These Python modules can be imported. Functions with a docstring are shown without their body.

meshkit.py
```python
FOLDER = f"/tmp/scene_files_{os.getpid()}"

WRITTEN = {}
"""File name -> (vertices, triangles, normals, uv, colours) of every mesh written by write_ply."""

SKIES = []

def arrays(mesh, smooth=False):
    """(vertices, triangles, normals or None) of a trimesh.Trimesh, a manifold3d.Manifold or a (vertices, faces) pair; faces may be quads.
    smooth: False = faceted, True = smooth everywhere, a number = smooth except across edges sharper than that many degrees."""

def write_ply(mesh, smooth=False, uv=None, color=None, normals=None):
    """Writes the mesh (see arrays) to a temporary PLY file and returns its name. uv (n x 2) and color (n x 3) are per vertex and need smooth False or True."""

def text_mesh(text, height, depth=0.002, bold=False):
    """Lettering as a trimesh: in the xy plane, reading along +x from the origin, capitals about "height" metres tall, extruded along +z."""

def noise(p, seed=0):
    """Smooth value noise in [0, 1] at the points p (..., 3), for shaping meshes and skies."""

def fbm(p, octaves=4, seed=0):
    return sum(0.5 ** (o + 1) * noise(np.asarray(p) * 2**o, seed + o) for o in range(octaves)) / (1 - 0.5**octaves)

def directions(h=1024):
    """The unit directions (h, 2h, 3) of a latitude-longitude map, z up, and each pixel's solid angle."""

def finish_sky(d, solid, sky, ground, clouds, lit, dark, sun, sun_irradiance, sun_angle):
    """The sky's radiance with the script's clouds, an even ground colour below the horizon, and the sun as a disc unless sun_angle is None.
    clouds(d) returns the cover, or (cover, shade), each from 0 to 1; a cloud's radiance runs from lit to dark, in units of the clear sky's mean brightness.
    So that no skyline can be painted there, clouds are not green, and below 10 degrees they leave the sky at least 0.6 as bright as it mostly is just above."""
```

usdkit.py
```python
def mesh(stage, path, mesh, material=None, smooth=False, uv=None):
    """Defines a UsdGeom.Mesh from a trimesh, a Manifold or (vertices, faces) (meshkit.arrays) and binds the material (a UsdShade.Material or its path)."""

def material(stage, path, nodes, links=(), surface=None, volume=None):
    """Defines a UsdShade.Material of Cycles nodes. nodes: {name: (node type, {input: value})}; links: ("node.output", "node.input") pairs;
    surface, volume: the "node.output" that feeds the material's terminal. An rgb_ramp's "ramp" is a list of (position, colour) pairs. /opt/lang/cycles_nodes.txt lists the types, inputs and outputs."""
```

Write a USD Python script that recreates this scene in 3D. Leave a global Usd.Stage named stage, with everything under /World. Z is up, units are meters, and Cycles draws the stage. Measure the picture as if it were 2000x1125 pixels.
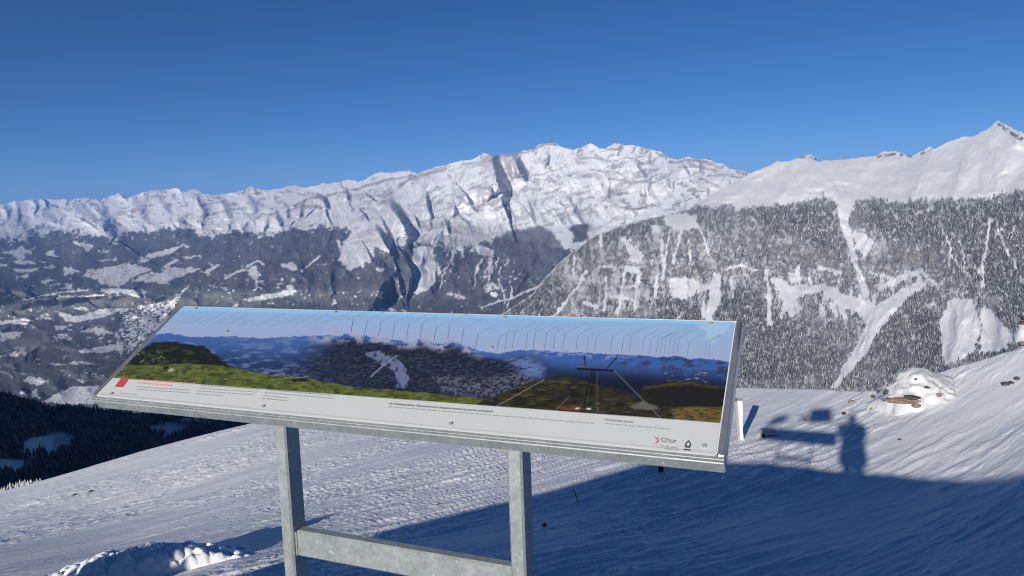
import math, numpy as np, trimesh, manifold3d, usdkit, meshkit, shapely
from shapely.geometry import Polygon
from scipy.interpolate import RBFInterpolator
from scipy.ndimage import map_coordinates
from pxr import Usd, UsdGeom, UsdLux, UsdShade, Gf, Sdf, Vt

stage = Usd.Stage.CreateInMemory()
UsdGeom.SetStageUpAxis(stage, "Z")
UsdGeom.SetStageMetersPerUnit(stage, 1.0)
UsdGeom.Xform.Define(stage, "/World")
UsdGeom.Scope.Define(stage, "/World/Looks")
rng = np.random.default_rng(7)

# ---------------------------------------------------------------- camera, sky, sun
F = 1444.0                      # focal length in pixels of a 2000 pixel wide picture
PITCH, ROLL = math.radians(6.4), math.radians(-2.05)
_fw = np.array([0, math.cos(PITCH), -math.sin(PITCH)])
_r0 = np.array([1.0, 0, 0])
_u0 = np.cross(_r0, _fw)
_rt = math.cos(ROLL) * _r0 + math.sin(ROLL) * _u0
_up = -math.sin(ROLL) * _r0 + math.cos(ROLL) * _u0
EXPOSURE = 0.28
SUN_INT, SKY_STR = 1.25, 0.064
cam = UsdGeom.Camera.Define(stage, "/World/camera")
cam.CreateHorizontalApertureAttr(36.0)
cam.CreateVerticalApertureAttr(20.25)
cam.CreateFocalLengthAttr(36.0 * F / 2000)
cam.CreateClippingRangeAttr(Gf.Vec2f(0.05, 120000.0))
cam.CreateExposureAttr(EXPOSURE)
m = np.eye(4)
m[0, :3], m[1, :3], m[2, :3] = _rt, _up, -_fw
cam.AddTransformOp().Set(Gf.Matrix4d(*m.ravel().tolist()))


def ray(px, py):
    """Unit direction(s) through a point of the 2000 x 1125 photograph."""
    px, py = np.asarray(px, float), np.asarray(py, float)
    d = _fw + ((px - 1000) / F)[..., None] * _rt - ((py - 562.5) / F)[..., None] * _up
    return d / np.linalg.norm(d, axis=-1, keepdims=True)


def project(P):
    d = P @ _fw
    return 1000 + F * (P @ _rt) / d, 562.5 - F * (P @ _up) / d


L = ray(1655, 868)              # the direction the sunlight travels in
S = -L
SUN_EL, SUN_ROT = math.asin(S[2]), math.atan2(S[0], S[1])
MAT = "/World/Looks/"
dome = UsdLux.DomeLight.Define(stage, "/World/sky")
sky_mat = usdkit.material(stage, MAT + "sky", {
    "sky": ("sky_texture", {"sky_type": "single_scattering", "sun_disc": False, "sun_elevation": SUN_EL, "sun_rotation": SUN_ROT,
                            "altitude": 2200.0, "air_density": 0.56, "aerosol_density": 0.0, "ozone_density": 2.8}),
    "sat": ("hsv", {"hue": 0.503, "saturation": 1.2, "value": 1.0, "fac": 1.0}),
    "bg": ("background_shader", {"strength": SKY_STR})},
    [("sky.color", "sat.color"), ("sat.color", "bg.color")], surface="bg.background")
UsdShade.MaterialBindingAPI.Apply(dome.GetPrim()).Bind(sky_mat)
dome.GetPrim().SetCustomDataByKey("kind", "structure")
sun = UsdLux.DistantLight.Define(stage, "/World/sun")
sun.CreateNormalizeAttr(True)
sun.CreateIntensityAttr(SUN_INT)
sun.CreateAngleAttr(0.53)
sun.CreateColorAttr(Gf.Vec3f(1.0, 0.945, 0.87))
_z = S
_x = np.cross([0, 0, 1.0], _z); _x /= np.linalg.norm(_x)
_y = np.cross(_z, _x)
m = np.eye(4)
m[0, :3], m[1, :3], m[2, :3] = _x, _y, _z
sun.AddTransformOp().Set(Gf.Matrix4d(*m.ravel().tolist()))

# ---------------------------------------------------------------- helpers
_names = {}


def numbered(parent, name):
    k = _names.get((parent, name), 0)
    _names[(parent, name)] = k + 1
    return f"{parent}/{name}" if k == 0 else f"{parent}/{name}_{k:03d}"


def tag(prim, label=None, category=None, group=None, kind=None):
    prim = prim.GetPrim() if hasattr(prim, "GetPrim") else prim
    for k, v in (("label", label), ("category", category), ("group", group), ("kind", kind)):
        if v:
            prim.SetCustomDataByKey(k, v)
    return prim


class Thing:
    """An Xform at the thing's base; part() adds a mesh given in world coordinates."""
    def __init__(self, name, base, label, category, group=None, kind=None):
        self.path = numbered("/World", name)
        self.base = np.asarray(base, float)
        x = UsdGeom.Xform.Define(stage, self.path)
        x.AddTranslateOp().Set(Gf.Vec3d(*self.base.tolist()))
        tag(x, label, category, group, kind)

    def part(self, name, mesh, mat, smooth=False, label=None, parent=None, kind=None):
        v, f, n = meshkit.arrays(mesh, smooth)
        p = numbered(parent or self.path, name)
        g = usdkit.mesh(stage, p, (v - self.base, f), mat)
        if n is not None:
            g.CreateNormalsAttr(Vt.Vec3fArray.FromNumpy(n.astype(np.float32)))
            g.SetNormalsInterpolation("vertex")
        tag(g, label, kind=kind)
        return p


def grid_normals(P):
    du = np.gradient(P, axis=1)
    dv = np.gradient(P, axis=0)
    n = np.cross(du, dv)
    n /= np.maximum(np.linalg.norm(n, axis=-1, keepdims=True), 1e-12)
    return n


def grid(path, P, mat, color=None, keep=None, normals=True, origin=None, flip=False, wrap=False, front=None):
    """A quad mesh over a (rows, columns, 3) array of points, with vertex colours in the primvar col."""
    R, C = P.shape[:2]
    i = np.arange(R * C).reshape(R, C)
    a = np.stack([i[:-1, :-1], i[:-1, 1:], i[1:, 1:], i[1:, :-1]], -1)
    if wrap:
        a = np.concatenate([a, np.stack([i[:-1, -1:], i[:-1, :1], i[1:, :1], i[1:, -1:]], -1)], 1)
    a = a.reshape(-1, 4)
    if keep is not None:
        a = a[keep.ravel()]
    if flip:
        a = a[:, ::-1]
    used = np.unique(a)
    remap = np.zeros(R * C, np.int32)
    remap[used] = np.arange(len(used))
    N = grid_normals(P)
    if front:                       # a sharp crest: the rows in front of it are shaded apart from those behind
        N = np.concatenate([grid_normals(P[:front]), grid_normals(P[front - 1:])[1:]], 0)
    N = N.reshape(-1, 3)[used] * (-1 if flip else 1)
    Q = P.reshape(-1, 3)[used]
    if origin is not None:
        Q = Q - origin
    g = UsdGeom.Mesh.Define(stage, path)
    g.CreatePointsAttr(Vt.Vec3fArray.FromNumpy(Q.astype(np.float32)))
    g.CreateFaceVertexCountsAttr(Vt.IntArray.FromNumpy(np.full(len(a), 4, np.int32)))
    g.CreateFaceVertexIndicesAttr(Vt.IntArray.FromNumpy(remap[a].astype(np.int32).ravel()))
    g.CreateSubdivisionSchemeAttr("none")
    if normals:
        g.CreateNormalsAttr(Vt.Vec3fArray.FromNumpy(N.astype(np.float32)))
        g.SetNormalsInterpolation("vertex")
    if color is not None:
        UsdGeom.PrimvarsAPI(g).CreatePrimvar("col", Sdf.ValueTypeNames.Color3fArray, "vertex").Set(
            Vt.Vec3fArray.FromNumpy(color.reshape(-1, 3)[used].astype(np.float32)))
    UsdShade.MaterialBindingAPI.Apply(g.GetPrim()).Bind(mat)
    return g


def n2(x, y, seed=0, octaves=4):
    return meshkit.fbm(np.stack([x, y, np.full_like(x, 0.37 + seed * 3.1)], -1), octaves, seed)


def ridged(x, y, seed=0, octaves=5, gain=0.5):
    out, amp, tot, w = 0, 1.0, 0, 1.0
    for o in range(octaves):
        k = 1 - np.abs(2 * meshkit.noise(np.stack([x * 2 ** o, y * 2 ** o, np.full_like(x, o * 1.7 + seed)], -1), seed + o) - 1)
        k = k * k * w
        w = np.clip(k * 1.6, 0, 1)
        out = out + amp * k
        tot += amp
        amp *= gain
    return out / tot


def smooth(a, b, x):
    t = np.clip((x - a) / (b - a), 0, 1)
    return t * t * (3 - 2 * t)


def _window(X, Y, pts, margin):
    lo, hi = np.min(pts, 0) - margin, np.max(pts, 0) + margin
    return (X > lo[0]) & (X < hi[0]) & (Y > lo[1]) & (Y < hi[1])


def _seg(x, y, a, b):
    d = b - a
    t = np.clip(((x - a[0]) * d[0] + (y - a[1]) * d[1]) / max(d @ d, 1e-9), 0, 1)
    dx, dy = x - a[0] - t * d[0], y - a[1] - t * d[1]
    return np.hypot(dx, dy), t, np.sign(d[0] * (y - a[1]) - d[1] * (x - a[0]))


def area(X, Y, pts, feather):
    """1 inside the polygon, 0 outside, with a soft edge."""
    pts = np.asarray(pts, float)
    out = np.zeros_like(X)
    w = _window(X, Y, pts, feather * 2)
    x, y = X[w], Y[w]
    best, inside = np.full(x.shape, 1e9), np.zeros(x.shape, bool)
    for k in range(len(pts)):
        a, b = pts[k], pts[(k + 1) % len(pts)]
        best = np.minimum(best, _seg(x, y, a, b)[0])
        c = (a[1] > y) != (b[1] > y)
        with np.errstate(divide="ignore", invalid="ignore"):
            inside ^= c & (x < (b[0] - a[0]) * (y - a[1]) / (b[1] - a[1]) + a[0])
    out[w] = smooth(-feather, feather, np.where(inside, best, -best))
    return out


def stroke(X, Y, pts, widths, feather=2.0):
    pts = np.asarray(pts, float)
    widths = np.broadcast_to(np.asarray(widths, float), len(pts)) / 2
    out = np.zeros_like(X)
    w = _window(X, Y, pts, widths.max() + feather * 2)
    x, y = X[w], Y[w]
    best = np.full(x.shape, -1e9)
    for k in range(len(pts) - 1):
        d, t, _ = _seg(x, y, pts[k], pts[k + 1])
        best = np.maximum(best, widths[k] + (widths[k + 1] - widths[k]) * t - d)
    out[w] = smooth(-feather, feather, best)
    return out


def rib(X, Y, pts, left, right):
    """A ridge line seen from the front: 1 on the line, falling over `left` px to the left of it and over `right` px to its right."""
    pts = np.asarray(pts, float)
    out = np.zeros_like(X)
    w = _window(X, Y, pts, max(left, right))
    x, y = X[w], Y[w]
    best, prof = np.full(x.shape, 1e9), np.zeros(x.shape)
    seglen = np.hypot(*np.diff(pts, axis=0).T)
    run = np.concatenate([[0], np.cumsum(seglen)]) / seglen.sum()
    for k in range(len(pts) - 1):
        d, t, s = _seg(x, y, pts[k], pts[k + 1])
        down = pts[-1][1] >= pts[0][1]
        s = s if down else -s          # going down the picture, the left-hand side of travel is the right of the picture
        q = run[k] + t * (run[k + 1] - run[k])
        end = np.sin(np.pi * np.clip(q, 0.03, 0.97)) ** 0.35
        p = np.where(s < 0, 1 - smooth(0, right, d), (1 - np.clip(d / left, 0, 1)) ** 1.5) * end
        near = d < best
        prof = np.where(near, p, prof)
        best = np.minimum(best, d)
    out[w] = prof
    return out


def line(pts):
    pts = np.asarray(pts, float)
    return lambda x: np.interp(x, pts[:, 0], pts[:, 1])


def mix(a, b, t):
    return a * (1 - t[..., None]) + np.asarray(b) * t[..., None]


# ---------------------------------------------------------------- materials
def terrain_mat(name, tint_scale, lo=0.9, rough=0.8):
    return usdkit.material(stage, MAT + name, {
        "a": ("attribute", {"attribute": "col"}),
        "g": ("geometry", {}),
        "n": ("noise_texture", {"scale": tint_scale, "detail": 6.0, "roughness": 0.7}),
        "r": ("map_range", {"from_min": 0.3, "from_max": 0.7, "to_min": lo, "to_max": 1.0}),
        "m": ("mix_color", {"blend_type": "multiply", "fac": 1.0}),
        "p": ("principled_bsdf", {"roughness": rough, "specular_ior_level": 0.15})},
        [("g.position", "n.vector"), ("n.fac", "r.value"), ("a.color", "m.a"), ("r.result", "m.b"), ("m.result", "p.base_color")], surface="p.BSDF")


SNOW = np.array([0.86, 0.865, 0.875])
FOREST = np.array([0.085, 0.09, 0.095])
ROCK = np.array([0.20, 0.18, 0.165])
mountain_mat = terrain_mat("mountain_ground", 0.02)
snow_mat = usdkit.material(stage, MAT + "snow", {
    "g": ("geometry", {}),
    "map": ("mapping", {"rotation": (0, 0, math.radians(30)), "scale": (1.0, 1.0, 1.0)}),
    "map2": ("mapping", {"rotation": (0, 0, math.radians(30)), "scale": (6.0, 1.0, 6.0)}),
    "n": ("noise_texture", {"scale": 5.0, "detail": 6.0, "roughness": 0.65}),
    "f": ("noise_texture", {"scale": 60.0, "detail": 3.0, "roughness": 0.6}),
    "add": ("math", {"math_type": "multiply_add", "value2": 0.2}),
    "b": ("bump", {"strength": 0.5, "distance": 0.03}),
    "c": ("noise_texture", {"scale": 0.6, "detail": 4.0}),
    "ramp": ("rgb_ramp", {"ramp": [(0.3, (0.82, 0.83, 0.85)), (0.7, (0.89, 0.89, 0.90))]}),
    "p": ("principled_bsdf", {"roughness": 0.55, "specular_ior_level": 0.3})},
    [("g.position", "map2.vector"), ("map2.vector", "n.vector"), ("g.position", "f.vector"), ("f.fac", "add.value1"), ("n.fac", "add.value3"),
     ("add.value", "b.height"), ("b.normal", "p.normal"), ("g.position", "c.vector"), ("c.fac", "ramp.fac"), ("ramp.color", "p.base_color")], surface="p.BSDF")


def plain(name, color, rough=0.6, metallic=0.0, var=0.15, scale=30.0, spec=0.4, bump=0.0):
    c = np.asarray(color, float)
    nodes = {"g": ("texture_coordinate", {}), "n": ("noise_texture", {"scale": scale, "detail": 5.0, "roughness": 0.65}),
             "r": ("rgb_ramp", {"ramp": [(0.3, tuple(c * (1 - var))), (0.7, tuple(np.minimum(c * (1 + var), 0.95)))]}),
             "p": ("principled_bsdf", {"roughness": rough, "metallic": metallic, "specular_ior_level": spec})}
    links = [("g.object", "n.vector"), ("n.fac", "r.fac"), ("r.color", "p.base_color")]
    if bump:
        nodes["b"] = ("bump", {"strength": 0.6, "distance": bump})
        links += [("n.fac", "b.height"), ("b.normal", "p.normal")]
    return usdkit.material(stage, MAT + name, nodes, links, surface="p.BSDF")


galv = usdkit.material(stage, MAT + "galvanised_steel", {
    "t": ("texture_coordinate", {}),
    "v": ("voronoi_texture", {"scale": 70.0}),
    "n": ("noise_texture", {"scale": 18.0, "detail": 6.0, "roughness": 0.7}),
    "w": ("noise_texture", {"scale": 55.0, "detail": 2.0, "roughness": 0.5}),
    "sp": ("map_range", {"from_min": 0.71, "from_max": 0.78, "to_min": 0.0, "to_max": 0.6, "clamp": True}),
    "add": ("mix_float", {"fac": 0.35}),
    "r": ("rgb_ramp", {"ramp": [(0.25, (0.22, 0.245, 0.24)), (0.5, (0.28, 0.305, 0.297)), (0.75, (0.35, 0.37, 0.36))]}),
    "m": ("mix_color", {"blend_type": "mix", "b": (0.75, 0.76, 0.75)}),
    "rr": ("map_range", {"from_min": 0.3, "from_max": 0.7, "to_min": 0.42, "to_max": 0.62}),
    "p": ("principled_bsdf", {"metallic": 0.35, "specular_ior_level": 0.4})},
    [("t.object", "v.vector"), ("t.object", "n.vector"), ("t.object", "w.vector"), ("v.distance", "add.b"), ("n.fac", "add.a"), ("add.result", "r.fac"),
     ("r.color", "m.a"), ("w.fac", "sp.value"), ("sp.result", "m.fac"), ("m.result", "p.base_color"), ("n.fac", "rr.value"), ("rr.result", "p.roughness")], surface="p.BSDF")
print_mat = usdkit.material(stage, MAT + "printed_picture", {
    "a": ("attribute", {"attribute": "col"}),
    "p": ("principled_bsdf", {"roughness": 0.28, "specular_ior_level": 0.45})}, [("a.color", "p.base_color")], surface="p.BSDF")
ink = plain("black_ink", (0.06, 0.06, 0.07), 0.5, var=0.05)
ink_grey = plain("grey_ink", (0.26, 0.27, 0.28), 0.5, var=0.05)
ink_red = plain("red_ink", (0.42, 0.05, 0.06), 0.5, var=0.05)
ink_pale_red = plain("pale_red_ink", (0.55, 0.27, 0.26), 0.5, var=0.05)
steel = plain("screw_steel", (0.40, 0.41, 0.43), 0.4, 0.4)
wood = plain("weathered_wood", (0.33, 0.25, 0.19), 0.8, var=0.3, bump=0.002)
stone_mat = plain("brown_stone", (0.20, 0.155, 0.115), 0.85, var=0.4, scale=9.0, bump=0.02)
dark_stone = plain("dark_stone", (0.06, 0.06, 0.065), 0.85, var=0.4, scale=9.0, bump=0.02)
rubber = plain("black_plastic", (0.012, 0.012, 0.014), 0.5)
frost = plain("frosted_needles", (0.36, 0.37, 0.39), 0.8, var=0.45, scale=5.0)
bark = plain("bark", (0.10, 0.075, 0.06), 0.9, var=0.3)
tree_mat = usdkit.material(stage, MAT + "spruce_dusted_with_snow", {
    "o": ("object_info", {}),
    "r": ("rgb_ramp", {"ramp": [(0.0, (0.045, 0.048, 0.050)), (0.45, (0.085, 0.088, 0.092)), (0.8, (0.19, 0.195, 0.2)), (1.0, (0.45, 0.455, 0.46))]}),
    "p": ("principled_bsdf", {"roughness": 0.85, "specular_ior_level": 0.1})},
    [("o.random", "r.fac"), ("r.color", "p.base_color")], surface="p.BSDF")
dark_tree_mat = usdkit.material(stage, MAT + "spruce", {
    "o": ("object_info", {}),
    "r": ("rgb_ramp", {"ramp": [(0.0, (0.05, 0.055, 0.055)), (0.8, (0.09, 0.095, 0.1)), (1.0, (0.20, 0.205, 0.21))]}),
    "p": ("principled_bsdf", {"roughness": 0.85, "specular_ior_level": 0.1})},
    [("o.random", "r.fac"), ("r.color", "p.base_color")], surface="p.BSDF")

# ================================================================ FAR TERRAIN
# -------- the far range, the valley and the central massif: one stretch of land, split into three pieces
skyline_b = line([(-160, 404), (0, 399), (28, 394), (60, 389), (112, 390), (160, 386), (195, 390), (214, 383), (232, 377), (250, 386), (290, 373), (330, 371), (341, 367),
                  (360, 374), (382, 370), (400, 380), (440, 378), (468, 374), (489, 365), (515, 372), (545, 368), (572, 362), (600, 366), (640, 358), (668, 354), (684, 351),
                  (700, 356), (722, 346), (745, 336), (770, 337), (800, 333), (815, 338), (840, 329), (870, 322), (900, 315), (925, 311), (945, 300), (962, 303), (985, 302),
                  (1010, 299), (1040, 291), (1052, 283), (1068, 280), (1085, 279), (1095, 287), (1115, 293), (1135, 288), (1152, 280), (1170, 289), (1182, 291), (1200, 280),
                  (1225, 284), (1250, 285), (1272, 293), (1292, 297), (1300, 307), (1320, 313), (1345, 307), (1360, 312), (1385, 313), (1405, 318), (1425, 328), (1450, 333),
                  (1470, 341), (1520, 352), (1600, 365), (1700, 380)])
xb = np.concatenate([np.arange(-160, 0, 6.0), np.arange(0, 1480, 1.85), np.arange(1480, 1640, 8.0)])
nb = 330
tb = np.linspace(0, 1, nb)[:, None]
sky_b = skyline_b(xb) + (n2(xb / 14.0, xb * 0, 3, 4) - 0.5) * 7 + (n2(xb / 4.0, xb * 0, 5, 3) - 0.5) * 3
X = np.broadcast_to(xb, (nb, len(xb))).copy()
Y = 835 + (sky_b - 835) * tb
dep = np.arcsin(np.clip(-ray(X, Y)[..., 2], 0.02, 1))
floor_D = 1060.0 / np.sin(dep)
DB = [(-100, 600, 8.0), (0, 600, 8.0), (200, 600, 8.1), (0, 560, 9.6), (200, 560, 9.7), (330, 560, 9.2), (-100, 500, 13.5), (0, 500, 13.5), (200, 500, 13), (350, 500, 12), (0, 460, 17), (200, 460, 16), (350, 450, 14.5),
      (0, 430, 22), (200, 430, 20), (300, 420, 18.5), (-160, 392, 33), (0, 392, 32), (230, 380, 27), (340, 368, 24), (490, 365, 21), (600, 364, 18.5), (720, 345, 17), (850, 325, 15.5), (960, 300, 14.5),
      (1080, 280, 14), (1250, 285, 13.5), (1460, 338, 12.5), (1640, 370, 12), (480, 420, 15), (480, 470, 12), (480, 540, 9.2), (560, 450, 12), (700, 430, 12.2), (850, 420, 12), (1000, 400, 12.2), (1200, 380, 12), (1400, 390, 11.3),
      (600, 520, 9.5), (700, 520, 9.3), (850, 520, 9.4), (1000, 500, 9.8), (1100, 480, 10), (1300, 460, 9.8), (600, 600, 7.9), (800, 600, 7.9), (1000, 600, 7.6), (1200, 560, 8.2), (1500, 480, 9), (1640, 500, 9)]
DB = np.array(DB, float)
rb = RBFInterpolator(DB[:, :2] / 100, np.log(DB[:, 2]), smoothing=0.002, kernel="thin_plate_spline")


def distances(rbf, X, Y):
    """Evaluates a distance function over the picture on a coarse regular lattice and interpolates."""
    lx, ly = np.arange(X.min() - 20, X.max() + 40, 14.0), np.arange(Y.min() - 30, Y.max() + 40, 7.0)
    GX, GY = np.meshgrid(lx, ly)
    low = rbf(np.stack([GX.ravel(), GY.ravel()], -1) / 100).reshape(GX.shape)
    return np.exp(map_coordinates(low, [(Y - ly[0]) / 7.0, (X - lx[0]) / 14.0], order=3, mode="nearest")) * 1000


D = distances(rb, X, Y)
w = smooth(560, 640, Y)
D = D * (1 - w) + floor_D * w
px_m = D / F                    # metres per pixel of the photograph at that distance

# relief seen from the front (towards the viewer is positive), in metres
wx, wy = X + (n2(X / 40, Y / 40, 11, 3) - 0.5) * 46, Y + (n2(X / 40, Y / 40, 12, 3) - 0.5) * 34
hi = smooth(640, 520, Y)
lowhills = smooth(520, 585, Y) * smooth(460, 300, X)
mass = smooth(480, 620, X)
rel = (ridged(wx / 88 + 0.3 * wy / 80, wy / 150, 21, 5, 0.52) - 0.4) * (14 + 34 * mass) * hi
rel += (ridged(wx / 30, wy / 55, 31, 4) - 0.4) * (4 + 8 * mass) * hi
rel += (n2(wx / 90, wy / 26, 77, 4) - 0.5) * 16 * smooth(520, 600, Y) * smooth(900, 500, X)
rel += (ridged(wx / 13, wy / 21, 37, 3) - 0.4) * (1.5 + 4.5 * mass) * hi
rel += (n2(X / 7, Y / 7, 41, 3) - 0.5) * (0.8 + 2.8 * hi)
rel += (n2(X / 120, Y / 45, 43, 4) - 0.5) * 26 * smooth(620, 560, Y) * (1 - mass) + (ridged(wx / 60, wy / 24, 45, 4) - 0.4) * 10 * smooth(500, 560, Y) * (1 - mass)
rel += (ridged(wx / 46, wy / 30, 47, 4) - 0.4) * 42 * (1 - mass) * smooth(475, 445, Y)
rel += (ridged(wx / 17, wy / 12, 49, 4) - 0.4) * 12 * (1 - mass) * smooth(475, 445, Y)
ribs = [([(255, 392), (272, 410), (280, 432)], 12, 60, 18), ([(300, 380), (318, 398), (330, 420)], 9, 50, 14), ([(370, 384), (384, 402), (392, 425)], 12, 50, 16), ([(420, 392), (438, 408), (446, 432)], 12, 44, 16), ([(480, 390), (490, 405), (494, 425)], 10, 36, 14), ([(70, 412), (92, 428), (104, 446)], 10, 44, 16), ([(20, 430), (40, 440), (52, 455)], 8, 40, 14), ([(345, 425), (356, 440), (362, 452)], 9, 36, 14), ([(545, 395), (556, 412), (560, 430)], 10, 36, 12),   # points, height (px), px to the left, px to the right
    ([(950, 302), (958, 324), (968, 350), (978, 380)], 46, 130, 26), ([(998, 312), (1008, 328), (1016, 348)], 34, 20, 18), ([(985, 305), (998, 330), (1002, 350)], 10, 12, 8),
    ([(600, 384), (628, 392), (634, 408)], 26, 60, 12), ([(672, 372), (682, 390)], 16, 30, 10), ([(590, 405), (580, 425)], 14, 40, 12), ([(535, 420), (548, 444)], 16, 34, 14), ([(520, 432), (512, 455)], 9, 20, 8),
    ([(748, 402), (768, 418), (782, 440), (792, 462)], 40, 60, 22), ([(740, 420), (752, 445), (760, 462)], 14, 24, 9), ([(726, 438), (742, 462), (757, 488), (764, 502)], 34, 60, 18),
    ([(733, 520), (745, 545), (735, 575), (720, 605), (712, 640)], 26, 60, 26), ([(760, 530), (775, 550), (782, 580)], 16, 30, 14), ([(788, 500), (800, 530), (797, 570)], 24, 40, 12),
    ([(830, 376), (833, 400), (838, 428)], 16, 34, 8), ([(805, 420), (815, 440)], 9, 20, 7), ([(884, 400), (886, 418)], 9, 18, 6), ([(896, 362), (908, 380), (925, 402)], 11, 30, 6), ([(872, 438), (879, 458)], 9, 20, 6),
    ([(955, 362), (958, 378), (948, 394)], 9, 22, 6), ([(985, 396), (994, 408)], 8, 24, 6), ([(1030, 400), (1042, 425)], 6, 18, 7), ([(1012, 398), (1025, 412), (1042, 430)], 6, 18, 6), ([(895, 425), (915, 438)], 8, 22, 6),
    ([(1070, 306), (1066, 324)], 8, 18, 6), ([(1330, 320), (1345, 345)], 6, 16, 6), ([(1240, 320), (1262, 350)], 5, 22, 10), ([(1100, 380), (1120, 410), (1135, 440)], 6, 26, 10), ([(1180, 370), (1200, 410)], 6, 30, 12),
    ([(130, 412), (170, 428), (205, 452), (228, 466)], 30, 120, 26), ([(180, 407), (200, 420), (218, 430)], 20, 40, 16), ([(140, 425), (160, 432), (190, 450)], 8, 14, 7), ([(150, 470), (158, 490), (170, 505)], 16, 40, 22),
    ([(140, 396), (160, 399)], 8, 14, 8), ([(172, 396), (180, 402)], 6, 10, 6), ([(232, 377), (245, 388)], 9, 22, 9), ([(341, 367), (356, 378)], 9, 22, 9), ([(450, 372), (468, 384)], 7, 18, 9), ([(489, 366), (500, 380)], 6, 16, 8),
    ([(30, 392), (36, 410), (34, 430)], 8, 12, 8), ([(60, 390), (66, 405), (64, 420)], 9, 12, 8), ([(82, 390), (86, 408)], 8, 12, 8), ([(8, 400), (15, 420)], 8, 12, 10),
    ([(205, 610), (222, 622), (228, 640)], 14, 70, 16), ([(160, 690), (200, 694), (235, 704)], 14, 50, 22), ([(92, 748), (108, 752), (116, 768)], 16, 20, 18), ([(0, 676), (30, 684), (58, 698)], 10, 50, 14), ([(265, 575), (270, 590)], 8, 60, 10), ([(160, 735), (185, 745)], 9, 40, 12)]
rel += (ridged(wx / 110, wy / 30, 44, 3) - 0.4) * 34 * lowhills
for pts, h, l, r in ribs:
    x0_, y0_ = pts[0]
    k_ = 3.0 if x0_ > 480 else 3.6 if y0_ < 470 else 1.5
    wv = 0.25 if x0_ > 900 else 0.4
    rel += rib(wx * wv + X * (1 - wv) + 5 * (n2(X / 6, Y / 6, 42, 3) - 0.5) * (x0_ > 480), wy * wv + Y * (1 - wv), pts, l * (1.3 if y0_ > 470 else 1), r * (1.5 if x0_ < 480 and y0_ > 470 else 1)) * h * k_
P = ray(X, Y) * (D - rel * px_m)[..., None]

# what grows or lies there
u1, u2 = (n2(X / 9, Y / 7, 51, 3) - 0.5), (n2(X / 9, Y / 7, 52, 3) - 0.5)
ux, uy = X + u1 * 14 + (n2(X / 30, Y / 22, 53, 3) - 0.5) * 26, Y + u2 * 11 + (n2(X / 30, Y / 22, 54, 3) - 0.5) * 14
spk = n2(X / 2.3, Y / 2.6, 61, 2) - 0.5
treeline = line([(-160, 472), (0, 469), (40, 464), (62, 458), (130, 453), (200, 463), (222, 474), (240, 460), (262, 452), (330, 446), (372, 452), (380, 462), (440, 452), (505, 462), (548, 456), (590, 448), (640, 440),
                 (690, 452), (700, 470), (760, 486), (800, 480), (860, 478), (900, 482), (950, 470), (1010, 470), (1060, 470), (1110, 490), (1180, 500), (1400, 500), (1640, 500)])
fine = n2(X / 5.5, Y / 4.5, 55, 4) - 0.5
forest = smooth(-0.12, 0.12, (uy - treeline(ux)) / 26 + 1.1 * fine + 0.9 * (n2(X / 22, Y / 14, 57, 3) - 0.5))
snowy = np.zeros_like(X)
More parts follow.
